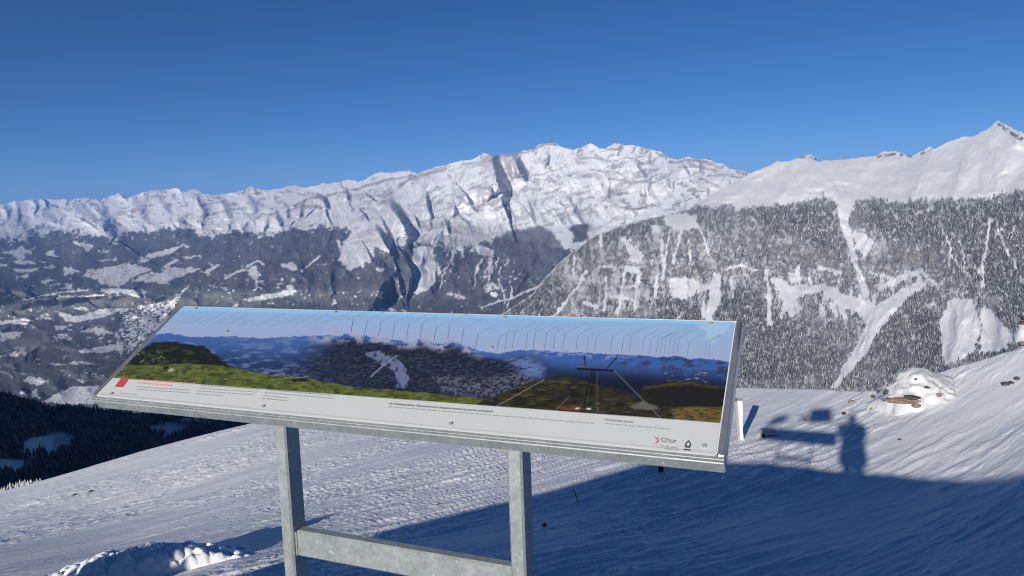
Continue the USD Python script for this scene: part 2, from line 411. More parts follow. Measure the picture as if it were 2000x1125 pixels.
for pts, f in [([(165, 540), (172, 526), (205, 524), (250, 514), (296, 524), (262, 540), (236, 560), (200, 556), (190, 545)], 3), ([(256, 549), (290, 530), (312, 534), (330, 521), (395, 523), (352, 541), (318, 555), (300, 550)], 3),
               ([(264, 510), (290, 497), (330, 486), (362, 478), (335, 496), (304, 504), (280, 513)], 2.5), ([(312, 524), (345, 505), (350, 508), (330, 522)], 2), ([(400, 533), (425, 515), (430, 518), (405, 540)], 2), ([(183, 508), (225, 505), (200, 511)], 2), ([(143, 470), (180, 480), (170, 492), (150, 478)], 2.5),
               ([(15, 490), (45, 478), (52, 500), (40, 512), (28, 500)], 4), ([(85, 494), (104, 490), (106, 500), (90, 500)], 2.5), ([(20, 528), (48, 524), (80, 522), (60, 532), (30, 533)], 2), ([(25, 510), (55, 508), (50, 516), (30, 516)], 2),
               ([(198, 565), (232, 562), (280, 572), (285, 582), (262, 580), (225, 571), (205, 572)], 2.5), ([(115, 608), (150, 617), (190, 604), (248, 602), (215, 616), (160, 627), (130, 628)], 2), ([(140, 683), (200, 676), (246, 668), (245, 682), (200, 686), (160, 688)], 2.5),
               ([(85, 783), (120, 762), (150, 755), (192, 752), (200, 775), (195, 788), (130, 790)], 2), ([(46, 742), (60, 736), (95, 742), (80, 750), (55, 750)], 3), ([(60, 765), (72, 758), (78, 775), (66, 775)], 2), ([(0, 626), (40, 626), (70, 622), (50, 634), (0, 634)], 3), ([(0, 650), (45, 650), (40, 656), (5, 668)], 3), ([(160, 645), (200, 640), (220, 650), (190, 654)], 5),
               ([(806, 488), (824, 480), (846, 484), (852, 516), (850, 548), (836, 566), (814, 576), (811, 540), (806, 515)], 2.2),
               ([(660, 505), (672, 470), (690, 450), (722, 442), (729, 470), (730, 505), (700, 520), (680, 528)], 4), ([(550, 515), (572, 512), (585, 528), (570, 528), (552, 522)], 3), ([(470, 585), (520, 575), (560, 566), (588, 566), (560, 578), (500, 588)], 3), ([(560, 556), (572, 556), (572, 575), (562, 575)], 2.5),
               ([(925, 482), (942, 478), (962, 490), (960, 502), (940, 500)], 3), ([(480, 525), (496, 518), (512, 536), (500, 545), (485, 538)], 4)]:
    snowy = np.maximum(snowy, area(ux * 0.5 + X * 0.5, uy * 0.5 + Y * 0.5, pts, f))
for pts, wd in [([(660, 470), (668, 500), (676, 524)], 5), ([(700, 455), (704, 490), (706, 520)], 7), ([(718, 448), (722, 480), (720, 512)], 8), ([(480, 520), (500, 510), (515, 515)], 4), ([(590, 530), (605, 515), (625, 500)], 5), ([(440, 545), (470, 528), (490, 530)], 4),
                ([(870, 500), (878, 475), (890, 462)], 4), ([(862, 560), (870, 530), (880, 505)], 3), ([(900, 475), (905, 500)], 5), ([(845, 450), (850, 480)], 6), ([(940, 505), (930, 540), (926, 565)], 3), ([(960, 520), (950, 570)], 4), ([(975, 545), (985, 590)], 4), ([(1000, 560), (990, 600)], 4),
                ([(775, 520), (780, 560)], 3), ([(200, 575), (160, 578), (110, 582)], 3), ([(30, 590), (90, 575), (170, 566)], 2.5), ([(250, 690), (290, 640), (330, 590), (370, 560)], 3), ([(940, 600), (1000, 580), (1050, 560)], 4)]:
    snowy = np.maximum(snowy, stroke(ux * 0.6 + X * 0.4, uy * 0.6 + Y * 0.4, pts, wd, 1.6))
fields = smooth(590, 560, Y) * smooth(0.60, 0.69, n2(ux / 34, uy / 10, 71, 3)) * smooth(470, 500, Y) * smooth(520, 380, X) * 0.85
village = area(ux, uy, [(228, 650), (240, 625), (268, 600), (290, 590), (320, 588), (352, 575), (335, 610), (300, 640), (262, 680), (232, 690)], 8) * smooth(-0.04, 0.06, n2(X / 3.2, Y / 2.0, 73, 2) - 0.47)
streak = smooth(0.55, 0.68, n2(ux / 5 + uy / 40, uy / 22, 75, 3)) * smooth(440, 480, Y) * smooth(560, 520, Y) * area(X, Y, [(840, 430), (960, 440), (1010, 480), (1000, 600), (860, 560), (840, 500)], 12)
clearing = smooth(0.63, 0.72, n2(ux / 24, uy / 16, 79, 3)) * smooth(500, 540, Y) * 0.7 * smooth(380, 460, X + 0.5 * (Y - 560))
clearing = np.maximum(clearing, smooth(0.66, 0.74, n2(ux / 40, uy / 9, 78, 3)) * smooth(570, 610, Y) * smooth(420, 330, X) * 0.7)
snowy = np.clip(np.maximum.reduce([snowy, fields, village, streak, clearing]), 0, 1)
snowy = smooth(0.34, 0.66, snowy + 1.5 * fine * (0.25 + (snowy < 0.9)) + 0.35 * spk)
snowy = snowy * (1 - 0.55 * smooth(0.56, 0.64, n2(X / 3.2, Y / 1.7, 92, 3)) * smooth(480, 520, Y) * smooth(620, 480, X)) * (0.86 + 0.14 * smooth(0.4, 0.6, n2(ux / 12, uy / 4, 94, 3)))
forest = forest * (1 - snowy)
forest = np.maximum(forest, 0.9 * area(ux, uy, [(955, 470), (1000, 448), (1050, 442), (1085, 455), (1104, 488), (1085, 520), (1030, 530), (985, 505)], 4) * (1 - 0 * X))
forest = np.maximum(forest, area(ux, uy, [(1118, 440), (1150, 440), (1150, 470), (1118, 478)], 3))
rock = np.zeros_like(X)
for pts, wd in [([(690, 372), (720, 362), (770, 350), (800, 344)], 5), ([(780, 365), (800, 352), (830, 340), (870, 330)], 6), ([(820, 335), (880, 323)], 3), ([(900, 322), (960, 312)], 3), ([(1040, 293), (1066, 282), (1090, 282)], 7), ([(965, 305), (1000, 303), (1030, 297)], 5),
                ([(1130, 312), (1160, 308), (1190, 314)], 4), ([(1155, 330), (1185, 335)], 4), ([(1190, 330), (1215, 325)], 5), ([(1240, 312), (1255, 320)], 6), ([(1190, 350), (1230, 355), (1270, 350)], 5), ([(1200, 372), (1222, 378)], 5), ([(1230, 360), (1262, 352)], 4), ([(1280, 298), (1300, 310)], 5),
                ([(1305, 318), (1345, 312), (1380, 318), (1410, 328)], 5), ([(1320, 328), (1365, 326), (1400, 334)], 3), ([(1380, 345), (1420, 342), (1452, 348)], 3), ([(1310, 335), (1308, 365)], 4), ([(1370, 350), (1400, 365)], 3), ([(1440, 335), (1460, 340)], 4),
                ([(575, 400), (600, 388), (640, 384)], 5), ([(560, 412), (588, 400)], 4), ([(590, 405), (625, 404)], 9), ([(640, 380), (680, 372)], 5), ([(505, 425), (540, 412)], 3), ([(400, 400), (440, 392)], 2.5), ([(390, 422), (440, 412), (480, 405)], 3),
                ([(920, 372), (940, 362)], 6), ([(955, 365), (960, 385), (945, 396)], 7), ([(895, 385), (930, 408), (940, 402)], 8), ([(890, 402), (905, 390)], 5), ([(1000, 335), (1015, 345)], 6), ([(1062, 326), (1070, 306)], 5), ([(1070, 345), (1082, 355)], 6), ([(840, 375), (855, 365)], 4), ([(1095, 395), (1110, 420), (1125, 445)], 5), ([(1060, 400), (1075, 420)], 3)]:
    rock = np.maximum(rock, stroke(ux * 0.7 + X * 0.3, uy * 0.7 + Y * 0.3, pts, wd, 2.2))
rock = np.maximum(rock, 0.8 * area(ux, uy, [(375, 455), (440, 445), (500, 450), (505, 462), (460, 480), (420, 495), (370, 490)], 6) * smooth(0.4, 0.55, n2(ux / 5, uy / 9, 81, 3)))
rock = np.maximum(rock, 0.85 * area(ux, uy, [(872, 445), (900, 430), (940, 448), (960, 470), (930, 466), (880, 460)], 5))
rock = np.maximum(rock, 0.6 * area(ux, uy, [(860, 500), (900, 465), (960, 468), (975, 500), (930, 475), (885, 490)], 5))
rock = np.maximum(rock, smooth(0.60, 0.72, ridged(wx / 26, wy / 9, 83, 3)) * smooth(1090, 1150, X) * smooth(470, 440, Y) * smooth(0.42, 0.6, n2(X / 40, Y / 25, 84, 2)))
rock = np.maximum(rock, smooth(0.60, 0.70, n2(ux / 6, uy / 4, 85, 4)) * smooth(455, 400, Y) * smooth(560, 680, X) * smooth(0.40, 0.58, n2(X / 50, Y / 34, 87, 3)) * 0.9)
rock = np.maximum(rock, smooth(0.57, 0.66, n2(ux / 11, uy / 3.6, 89, 4)) * smooth(460, 440, Y) * smooth(600, 540, X) * 0.8)
band = smooth(0.52, 0.62, n2((ux + 0.6 * uy) / 26, (uy + 0.28 * ux) / 4.2, 96, 5)) * smooth(640, 720, X) * smooth(0.38, 0.56, n2(X / 60, Y / 36, 97, 3)) * smooth(500, 470, Y)
rock = np.maximum(rock, 0.75 * band)
rock = np.maximum(rock, 0.7 * smooth(0.46, 0.60, n2(ux / 6, uy / 12, 98, 4)) * area(ux, uy, [(740, 470), (800, 440), (880, 425), (960, 440), (1000, 470), (960, 520), (860, 520), (760, 500)], 16))
steep = np.clip(np.abs(np.gradient(rel, axis=1)) / 1.85 - 1.0, 0, 1) * mass * smooth(520, 470, Y)
rock = np.maximum(rock, 0.6 * steep)
snow_t = 0.92 + 0.16 * (n2(X / 18, Y / 9, 91, 4) - 0.5)
C = SNOW * snow_t[..., None]
C = mix(C, ROCK * 1.1, np.clip(rock * (0.75 + 1.2 * spk), 0, 1))
fcol = mix(np.broadcast_to(FOREST * 0.55, C.shape), (0.55, 0.56, 0.58), np.clip(0.02 + 0.75 * spk + 0.5 * (n2(X / 14, Y / 10, 93, 3) - 0.5), 0, 1))
C = mix(C, fcol, np.clip(forest * (0.93 + 0.5 * spk), 0, 1))
C = mix(C, (0.36, 0.30, 0.25), area(ux, uy, [(20, 665), (50, 655), (75, 668), (90, 655), (100, 680), (60, 700), (20, 680)], 6) * 0.45)
# the far side of the crest
back = []
crest = P[-1]
hd = ray(xb, np.full_like(xb, 400.0)); hd[:, 2] = 0; hd /= np.linalg.norm(hd, axis=1, keepdims=True)
for k in (150, 500, 1200, 2500, 4500):
    q = crest + hd * k
    q[:, 2] -= 0.5 * k + 60 * (n2(xb / 20, xb * 0 + k / 900, 95, 3) - 0.5)
    back.append(q)
PB = np.concatenate([P, np.array(back)], 0)
CB = np.concatenate([C, np.broadcast_to(SNOW * 0.85, (5,) + C.shape[1:])], 0)
split1 = line([(370, 900), (385, 600), (420, 490), (500, 460), (560, 430), (600, 300)])   # not used as a function of x; see below
rowY = np.concatenate([Y, np.repeat(Y[-1:], 5, 0)], 0)
rowX = np.concatenate([X, np.repeat(X[-1:], 5, 0)], 0)
edge_x = np.interp(rowY, [300, 370, 430, 460, 490, 560, 600, 835], [560, 556, 548, 500, 420, 330, 300, 260])
massif = rowX > edge_x
valley = (rowY > 520 + 0.1 * (rowX - 200)) & ~massif
f_m, f_v = massif[:-1, :-1], valley[:-1, :-1]
g = grid("/World/mountain", PB, mountain_mat, CB, front=nb, keep=f_m)
tag(g, "long snow-covered massif with a rocky summit in the middle of the skyline", "mountain", kind="structure")
g = grid("/World/mountain_range", PB, mountain_mat, CB, front=nb, keep=~f_m & ~f_v)
tag(g, "far snowy range on the left skyline above a forest belt", "mountain range", kind="structure")
g = grid("/World/valley", PB, mountain_mat, CB, front=nb, keep=f_v)
tag(g, "broad valley floor of woods and white fields at the left", "valley", kind="structure")

# -------- the near mountain on the right
sky_a = line([(700, 760), (800, 715), (900, 660), (960, 625), (1000, 600), (1040, 574), (1062, 545), (1100, 506), (1130, 485), (1160, 461), (1210, 441), (1280, 424), (1345, 408), (1380, 385), (1420, 362), (1465, 340),
              (1490, 328), (1505, 322), (1518, 314), (1530, 317), (1560, 309), (1572, 304), (1580, 302), (1592, 307), (1600, 315), (1640, 312), (1690, 307), (1715, 304), (1728, 297), (1750, 297), (1780, 304), (1800, 296),
              (1815, 287), (1828, 291), (1850, 278), (1880, 267), (1900, 266), (1930, 252), (1943, 240), (1950, 236), (1965, 244), (1985, 254), (2010, 262), (2080, 250), (2160, 285), (2240, 300)])
xa = np.concatenate([np.arange(700, 2010, 1.85), np.arange(2010, 2240, 8.0)])
na = 300
ta = np.linspace(0, 1, na)[:, None]
jag = smooth(1400, 1500, xa)
sa = sky_a(xa) + (n2(xa / 9.0, xa * 0, 103, 4) - 0.5) * (5 + 3 * np.exp(-((xa - 1580) / 30) ** 2) + 3 * np.exp(-((xa - 1750) / 40) ** 2)) + (n2(xa / 3.0, xa * 0, 105, 2) - 0.5) * 3
X = np.broadcast_to(xa, (na, len(xa))).copy()
Y = 840 + (sa - 840) * ta
DA = np.array([(700, 760, 4.9), (800, 715, 4.8), (960, 625, 4.8), (1060, 546, 5.0), (1160, 461, 5.4), (1280, 424, 5.5), (1345, 408, 5.6), (1465, 340, 6.4), (1580, 302, 6.6), (1750, 297, 6.7), (1950, 236, 6.9), (2100, 250, 6.8), (2240, 300, 6.6),
               (1350, 420, 5.1), (1600, 395, 5.0), (1800, 395, 4.9), (2000, 380, 4.8), (2240, 380, 4.7), (1000, 700, 4.0), (1100, 700, 3.75), (1100, 600, 4.3), (1250, 520, 4.5), (1250, 600, 4.0), (1250, 700, 3.5), (1400, 520, 4.35), (1400, 600, 3.9), (1400, 740, 3.25), (1600, 500, 4.4), (1600, 600, 3.8), (1600, 740, 3.15),
               (1800, 500, 4.3), (1800, 600, 3.75), (1800, 740, 3.1), (2000, 500, 4.2), (2000, 600, 3.65), (2000, 740, 3.0), (2240, 600, 3.6), (2240, 760, 3.0), (900, 840, 3.9), (1300, 840, 2.9), (1700, 840, 2.75), (2100, 840, 2.7), (700, 840, 4.5)], float)
ra = RBFInterpolator(DA[:, :2] / 100, np.log(DA[:, 2]), smoothing=0.002)
D = distances(ra, X, Y)
px_m = D / F
wx, wy = X + (n2(X / 46, Y / 46, 111, 3) - 0.5) * 46, Y + (n2(X / 46, Y / 46, 112, 3) - 0.5) * 34
tl = line([(700, 400), (1340, 404), (1400, 412), (1480, 412), (1530, 404), (1570, 398), (1605, 390), (1625, 398), (1650, 420), (1672, 398), (1700, 391), (1740, 402), (1800, 397), (1850, 391), (1900, 396), (1925, 390), (1960, 384), (2000, 380), (2240, 376)])
below = smooth(-20, 60, Y - tl(X))
face = below * smooth(-6, 40, Y - np.broadcast_to(sa, Y.shape))
rel = (ridged(wx / 85 + (wy - 500) / 500, wy / 230, 121, 5, 0.5) - 0.4) * (5 + 40 * face)
rel += (ridged(wx / 26, wy / 70, 131, 4) - 0.4) * (0.8 + 12 * face)
rel += (n2(wx / 100, wy / 50, 127, 3) - 0.5) * 90 * (1 - below) + (n2(wx / 26 + wy / 60, wy / 22, 129, 3) - 0.5) * 28.0 * (1 - below) + (ridged(wx / 70 + wy / 130, wy / 60, 133, 4) - 0.4) * 30 * (1 - below)
rel += (n2(X / 6, Y / 6, 141, 3) - 0.5) * 2.2 * face
for y0, h in ((520, 9), (560, 8)):   # rock steps that run along the face
    b = smooth(-3, 3, wy - y0 - 10 * (n2(X / 60, X * 0, y0, 3) - 0.5)) - smooth(0, 60, wy - y0)
    rel += b * h * smooth(1120, 1300, X) * smooth(0.45, 0.62, n2(X / 45, Y / 90, y0 + 7, 3))
for pts, h, l, r in [([(1952, 240), (1968, 256), (1990, 272)], 12, 30, 8), ([(1572, 304), (1580, 316)], 6, 10, 6), ([(1925, 390), (1950, 410), (1975, 432), (2000, 455)], 13, 40, 10), ([(1600, 400), (1625, 430), (1645, 470), (1670, 520)], 10, 60, 12),
                     ([(1618, 352), (1640, 395)], 5, 30, 12), ([(1900, 600), (1912, 640), (1930, 665)], 8, 40, 8), ([(1940, 600), (1970, 645)], 8, 30, 8), ([(1345, 408), (1380, 388), (1430, 360)], 4, 16, 12), ([(1860, 300), (1900, 330), (1950, 350)], 5, 60, 40), ([(1740, 310), (1760, 340), (1800, 360)], 4, 60, 50)]:
    rel += rib(wx * 0.3 + X * 0.7, wy * 0.3 + Y * 0.7, pts, l, r) * h * 2.2
PA = ray(X, Y) * (D - rel * px_m)[..., None]
u1, u2 = n2(X / 8, Y / 8, 151, 3) - 0.5, n2(X / 8, Y / 8, 152, 3) - 0.5
ux, uy = X + u1 * 13 + (n2(X / 28, Y / 28, 153, 3) - 0.5) * 22, Y + u2 * 16 + (n2(X / 28, Y / 28, 154, 3) - 0.5) * 18
hx, hy = 0.55 * ux + 0.45 * X, 0.55 * uy + 0.45 * Y
fine = n2(X / 4.5, Y / 6.5, 155, 4) - 0.5
forest = smooth(-0.15, 0.15, (uy - tl(ux)) / 22 + 1.0 * fine + 0.3) * smooth(-3, 5, Y - np.broadcast_to(sa, Y.shape))
spk = n2(X / 2.3, Y / 3.4, 161, 2) - 0.5
snowy = np.zeros_like(X)
for pts, f in [([(1296, 428), (1300, 418), (1340, 416), (1362, 425), (1362, 448), (1330, 452), (1300, 440)], 4), ([(1216, 520), (1250, 522), (1246, 536), (1220, 536)], 3), ([(1306, 542), (1340, 540), (1392, 560), (1360, 572), (1335, 590), (1312, 580)], 4),
               ([(1832, 628), (1850, 596), (1872, 580), (1898, 588), (1915, 640), (1905, 690), (1850, 708), (1838, 680)], 4), ([(1915, 600), (1935, 605), (1965, 640), (1985, 662), (1950, 690), (1915, 690)], 4), ([(1268, 442), (1290, 440), (1292, 452), (1272, 456)], 3), ([(1208, 460), (1222, 462), (1260, 500), (1256, 518), (1238, 514)], 6),
               ([(1625, 380), (1665, 385), (1668, 410), (1650, 430), (1640, 410)], 6), ([(1660, 450), (1690, 452), (1705, 480), (1690, 500), (1672, 480)], 6)]:
    snowy = np.maximum(snowy, area(hx, hy, pts, f))
for pts, wd in [([(1630, 330), (1640, 380), (1650, 430), (1660, 470), (1672, 520), (1682, 545), (1690, 575)], [10, 16, 20, 14, 12, 12, 14]), ([(1800, 556), (1760, 580), (1725, 608), (1705, 640), (1685, 680), (1655, 720), (1630, 760)], [14, 26, 34, 30, 26, 16, 9]),
                ([(1650, 585), (1690, 600), (1708, 625), (1695, 660)], [20, 36, 36, 24]), ([(1510, 545), (1545, 575), (1580, 565), (1610, 560), (1650, 590)], [10, 26, 18, 14, 26]), ([(1640, 590), (1650, 620)], [22, 8]), ([(1497, 530), (1502, 570), (1501, 615), (1503, 632)], [6, 8, 9, 13]), ([(1525, 560), (1535, 600), (1525, 618)], [12, 12, 8]), ([(1545, 580), (1545, 615)], [14, 10]),
                ([(1310, 450), (1300, 490), (1295, 520)], 5), ([(1332, 450), (1322, 490), (1314, 515)], 5), ([(1360, 440), (1378, 480), (1390, 505)], 5), ([(1345, 470), (1346, 520)], 4), ([(1290, 470), (1294, 510), (1297, 545)], 7), ([(1218, 535), (1212, 575), (1208, 612)], 6), ([(1246, 535), (1242, 570), (1240, 605)], 7), ([(1222, 562), (1240, 560)], 6), ([(1400, 540), (1395, 580), (1385, 625)], [16, 24, 16]),
                ([(1372, 590), (1375, 625)], 8), ([(1185, 545), (1182, 575), (1181, 606)], 5), ([(1145, 530), (1130, 555), (1115, 575), (1085, 615), (1070, 630)], 5), ([(1172, 445), (1174, 480)], 4), ([(1122, 500), (1122, 540)], 4), ([(1430, 540), (1435, 580)], 5), ([(1280, 580), (1285, 540)], 8),
                ([(1840, 450), (1860, 500), (1882, 530)], 4), ([(1875, 465), (1884, 500), (1880, 535)], 4), ([(1932, 430), (1928, 470), (1921, 520), (1918, 560)], 5), ([(1948, 450), (1965, 490), (1985, 525)], 4), ([(1905, 520), (1925, 560)], 4), ([(1720, 560), (1750, 548), (1800, 530)], [14, 12, 8]), ([(1700, 530), (1740, 545)], 8), ([(1600, 520), (1640, 535)], 8), ([(1560, 515), (1555, 540)], 5), ([(1950, 560), (1990, 600)], 4), ([(1420, 525), (1445, 520), (1480, 530)], 5), ([(1190, 580), (1240, 585)], 5), ([(1140, 590), (1165, 600)], 9), ([(1805, 535), (1830, 560)], 8), ([(1170, 520), (1200, 525)], 6)]:
    snowy = np.maximum(snowy, stroke(hx, hy, pts, wd, 2.2))
drip = smooth(0.50, 0.64, n2(ux / 7, uy / 26, 175, 3)) * (area(X, Y, [(1500, 530), (1800, 520), (1830, 560), (1740, 590), (1690, 650), (1640, 620), (1560, 620), (1500, 600)], 16) + 0.6 * area(X, Y, [(1080, 500), (1290, 430), (1450, 430), (1460, 520), (1430, 600), (1100, 620)], 20) + 0.55 * area(X, Y, [(1660, 440), (1720, 430), (1730, 500), (1690, 520)], 10))
speck = smooth(0.53, 0.68, n2(X / 4.5, Y / 6, 177, 3)) * 0.5
snowy = np.clip(np.maximum.reduce([smooth(0.32, 0.68, snowy + 1.7 * fine * (0.3 + (snowy < 0.95))), drip, speck]), 0, 1)
dark = np.zeros_like(X)
for pts in ([(1480, 415), (1530, 405), (1600, 396), (1625, 430), (1650, 480), (1640, 500), (1560, 470), (1500, 450)], [(1670, 405), (1760, 400), (1900, 400), (2100, 385), (2100, 640), (1990, 620), (1940, 560), (1890, 545), (1840, 480), (1760, 470), (1700, 450)], [(1405, 590), (1450, 560), (1495, 590), (1495, 650), (1400, 640)],
            [(1735, 625), (1790, 590), (1830, 620), (1840, 720), (1790, 740), (1700, 720), (1705, 670)], [(1270, 590), (1300, 580), (1370, 600), (1370, 640), (1270, 640)], [(1505, 590), (1520, 600), (1530, 640), (1500, 660)], [(1080, 460), (1200, 445), (1290, 430), (1270, 450), (1180, 480), (1100, 520)], [(1215, 540), (1245, 540), (1280, 560), (1240, 565)], [(1000, 590), (1080, 540), (1120, 560), (1060, 640), (960, 660)],
            [(1430, 650), (1560, 640), (1650, 690), (1620, 740), (1440, 740)]):
    dark = np.maximum(dark, area(ux, uy, pts, 9))
dark = np.clip(dark * (0.7 + 0.8 * (n2(X / 16, Y / 14, 187, 3) - 0.3)), 0, 1)
cliff = np.zeros_like(X)
for pts, k in [([(1298, 522), (1340, 520), (1390, 524), (1390, 540), (1350, 545), (1300, 538)], 1), ([(1455, 445), (1490, 440), (1505, 480), (1490, 500), (1460, 490)], 0.8), ([(1520, 470), (1560, 480), (1620, 480), (1625, 505), (1560, 510), (1530, 500)], 0.9), ([(1735, 485), (1780, 478), (1825, 485), (1820, 510), (1770, 515), (1740, 510)], 1), ([(1845, 555), (1870, 545), (1895, 560), (1890, 578), (1860, 576)], 0.9),
               ([(1655, 420), (1685, 425), (1690, 450), (1665, 445)], 0.7), ([(1780, 545), (1830, 530), (1850, 560), (1810, 575)], 0.6), ([(1190, 500), (1225, 490), (1235, 510), (1200, 515)], 0.8), ([(1380, 545), (1350, 575), (1345, 555)], 0.5), ([(1960, 255), (1990, 268), (1995, 280), (1970, 268)], 1)]:
    cliff = np.maximum(cliff, k * area(ux, uy, pts, 9) * smooth(0.36, 0.58, n2(ux / 9, uy / 6, 185, 3)))
ledge = smooth(0.5, 0.60, n2(ux / 34, uy / 5, 181, 4)) * np.maximum(area(X, Y, [(1080, 480), (1300, 470), (1460, 470), (1640, 500), (1830, 480), (1900, 560), (1700, 575), (1500, 550), (1300, 560), (1100, 600)], 18), 0.7 * area(X, Y, [(1450, 420), (1560, 440), (1640, 470), (1560, 500), (1470, 480)], 12))
cliff = np.maximum(cliff, 0.95 * ledge)
top_rock = np.clip(stroke(X, Y, [(1565, 306), (1582, 304), (1600, 313)], 7, 2) + stroke(X, Y, [(1715, 306), (1750, 300), (1780, 305)], 5, 2) + stroke(X, Y, [(1950, 242), (1970, 256), (1990, 270), (2010, 275)], [5, 8, 7, 8], 2) + stroke(X, Y, [(1800, 300), (1820, 290)], 5, 2), 0, 1) * smooth(0.42, 0.5, n2(X / 5, Y / 4, 183, 3))
snow_t = 0.90 + 0.12 * (n2(X / 30, Y / 14, 191, 4) - 0.5)
C = SNOW * snow_t[..., None]
C = mix(C, ROCK, top_rock)
ground = np.broadcast_to(np.array([0.19, 0.193, 0.20]), C.shape) * (1.3 - 0.75 * dark + 1.5 * spk)[..., None]
C = mix(C, ground, np.clip(forest * (1 - snowy), 0, 1))
C = mix(C, np.array([0.20, 0.188, 0.172]), np.clip(cliff * (1 - 0.6 * snowy) * forest * (0.9 + 1.2 * spk), 0, 1))
back = []
crest = PA[-1]
hd = ray(xa, np.full_like(xa, 400.0)); hd[:, 2] = 0; hd /= np.linalg.norm(hd, axis=1, keepdims=True)
for k in (60, 200, 500, 1100, 1900):
    q = crest + hd * k
    q[:, 2] -= 0.55 * k
    back.append(q)
g = grid("/World/mountain_001", np.concatenate([PA, np.array(back)], 0), mountain_mat, np.concatenate([C, np.broadcast_to(SNOW * 0.85, (5,) + C.shape[1:])], 0), front=na)
tag(g, "near mountain at the right with a snowfield above steep forested cliffs", "mountain", kind="structure")


def conifer(h, r, tiers=3, sides=7, seed=0):
    """A spruce as stacked ragged skirts round a pole."""
    q = np.random.default_rng(seed)
    V, Fc = [], []
    for k in range(tiers):
        z0, z1 = h * (0.12 + 0.80 * k / tiers), h * min(1.0, 0.12 + 0.80 * (k + 1.55) / tiers)
        rr = r * (1 - 0.80 * k / tiers)
        o = len(V)
        a = np.linspace(0, 2 * np.pi, sides, endpoint=False) + q.uniform(0, 1)
        for t in a:
            s = rr * q.uniform(0.72, 1.15)
            V.append((s * math.cos(t), s * math.sin(t), z0 - q.uniform(0, 0.06) * h))
        V.append((0, 0, z1))
        V.append((0, 0, z0 + 0.05 * h))
        for i in range(sides):
            Fc += [(o + i, o + (i + 1) % sides, o + sides), (o + (i + 1) % sides, o + i, o + sides + 1)]
    return np.array(V), np.array(Fc)


def scatter(name, pts, heights, mat, protos, label, category):
    p = "/World/" + name
    pi = UsdGeom.PointInstancer.Define(stage, p)
    targets = []
    for k, (v, f) in enumerate(protos):
        q = usdkit.mesh(stage, f"{p}/tree{'' if k == 0 else '_%03d' % k}", (v, f), mat)
        targets.append(q.GetPath())
    pi.CreatePrototypesRel().SetTargets(targets)
    n = len(pts)
    pi.CreatePositionsAttr(Vt.Vec3fArray.FromNumpy(pts.astype(np.float32)))
    pi.CreateProtoIndicesAttr(Vt.IntArray.FromNumpy(rng.integers(0, len(protos), n).astype(np.int32)))
    s = np.stack([heights * rng.uniform(0.85, 1.25, n), heights * rng.uniform(0.85, 1.25, n), heights], -1)
    pi.CreateScalesAttr(Vt.Vec3fArray.FromNumpy(s.astype(np.float32)))
    a = rng.uniform(0, np.pi, n)
    quat = np.zeros((n, 4), np.float16)
    quat[:, 2], quat[:, 3] = np.sin(a), np.cos(a)
    pi.CreateOrientationsAttr(Vt.QuathArray([Gf.Quath(float(c), 0, 0, float(d)) for c, d in zip(np.cos(a), np.sin(a))]))
    tag(pi, label, category, kind="stuff")


def sample(P, weight, n):
    """Points spread over a grid of points in proportion to weight."""
    w = weight[:-1, :-1].ravel().astype(float)
    k = rng.choice(w.size, n, p=w / w.sum())
    r, c = np.divmod(k, P.shape[1] - 1)
    a, b = rng.uniform(0, 1, (2, n, 1))
    return (P[r, c] * (1 - a) + P[r + 1, c] * a) * (1 - b) + (P[r, c + 1] * (1 - a) + P[r + 1, c + 1] * a) * b


area_w = np.abs(np.gradient(Y, axis=0)) * np.gradient(xa)[None, :]
wt = forest * (1 - snowy) ** 1.5 * (1 - 0.85 * cliff) * (0.45 + 1.0 * dark) * smooth(0.28, 0.58, n2(X / 15, Y / 11, 195, 4)) * area_w * smooth(-8, 10, Y - np.broadcast_to(sa, Y.shape))
wt *= (X < 2090) & (Y < 800)
protos = [conifer(1.0, 0.17, 2, 6, k) for k in range(4)]
tp = sample(PA, wt, 85000)
scatter("forest", tp - [0, 0, 2], rng.uniform(0, 1, len(tp)) ** 2 * 12 + 6.5, tree_mat, protos, "snow-dusted spruce forest on the steep face of the right-hand mountain", "forest")

# ================================================================ NEAR GROUND
GZ = [(1655, 757, -6.5), (1430, 755, -7.4), (1560, 755, -6.9), (1720, 757, -6.3), (1655, 866, -6.5), (1655, 925, -6.4), (1655, 1000, -6.2), (1655, 1125, -5.6), (2000, 672, -5.0), (1860, 712, -5.6), (1930, 692, -5.3), (2200, 600, -4.4), (2000, 800, -5.7), (2000, 925, -5.8),
      (2000, 1125, -5.3), (2250, 900, -5.0), (1300, 758, -8.6), (1100, 765, -9.6), (900, 775, -10.6), (700, 795, -11.8), (490, 825, -12.8), (300, 873, -13.6), (150, 918, -14.2), (0, 960, -14.8), (-250, 1015, -15.5),
      (1450, 860, -6.9), (1300, 897, -6.9), (1050, 900, -7.6), (1050, 970, -6.9), (1050, 1125, -5.6), (750, 900, -9.0), (750, 1040, -6.9), (480, 1125, -6.2), (480, 1000, -8.6), (480, 900, -11.0), (200, 1000, -11.3), (0, 1040, -11.5), (200, 1070, -8.9), (200, 1125, -7.2), (0, 1125, -8.4), (-250, 1125, -10.0)]
GZ = np.array(GZ, float)
gd = ray(GZ[:, 0], GZ[:, 1])
GP = gd * (GZ[:, 2] / gd[:, 2])[:, None]
n_crest = [0, 1, 2, 3, 8, 9, 10, 11, 16, 17, 18, 19, 20, 21, 22, 23, 24]
crest_az, crest_r = np.degrees(np.arctan2(GP[n_crest, 0], GP[n_crest, 1])), np.hypot(GP[n_crest, 0], GP[n_crest, 1])
o = np.argsort(crest_az); crest_az, crest_r = crest_az[o], crest_r[o]
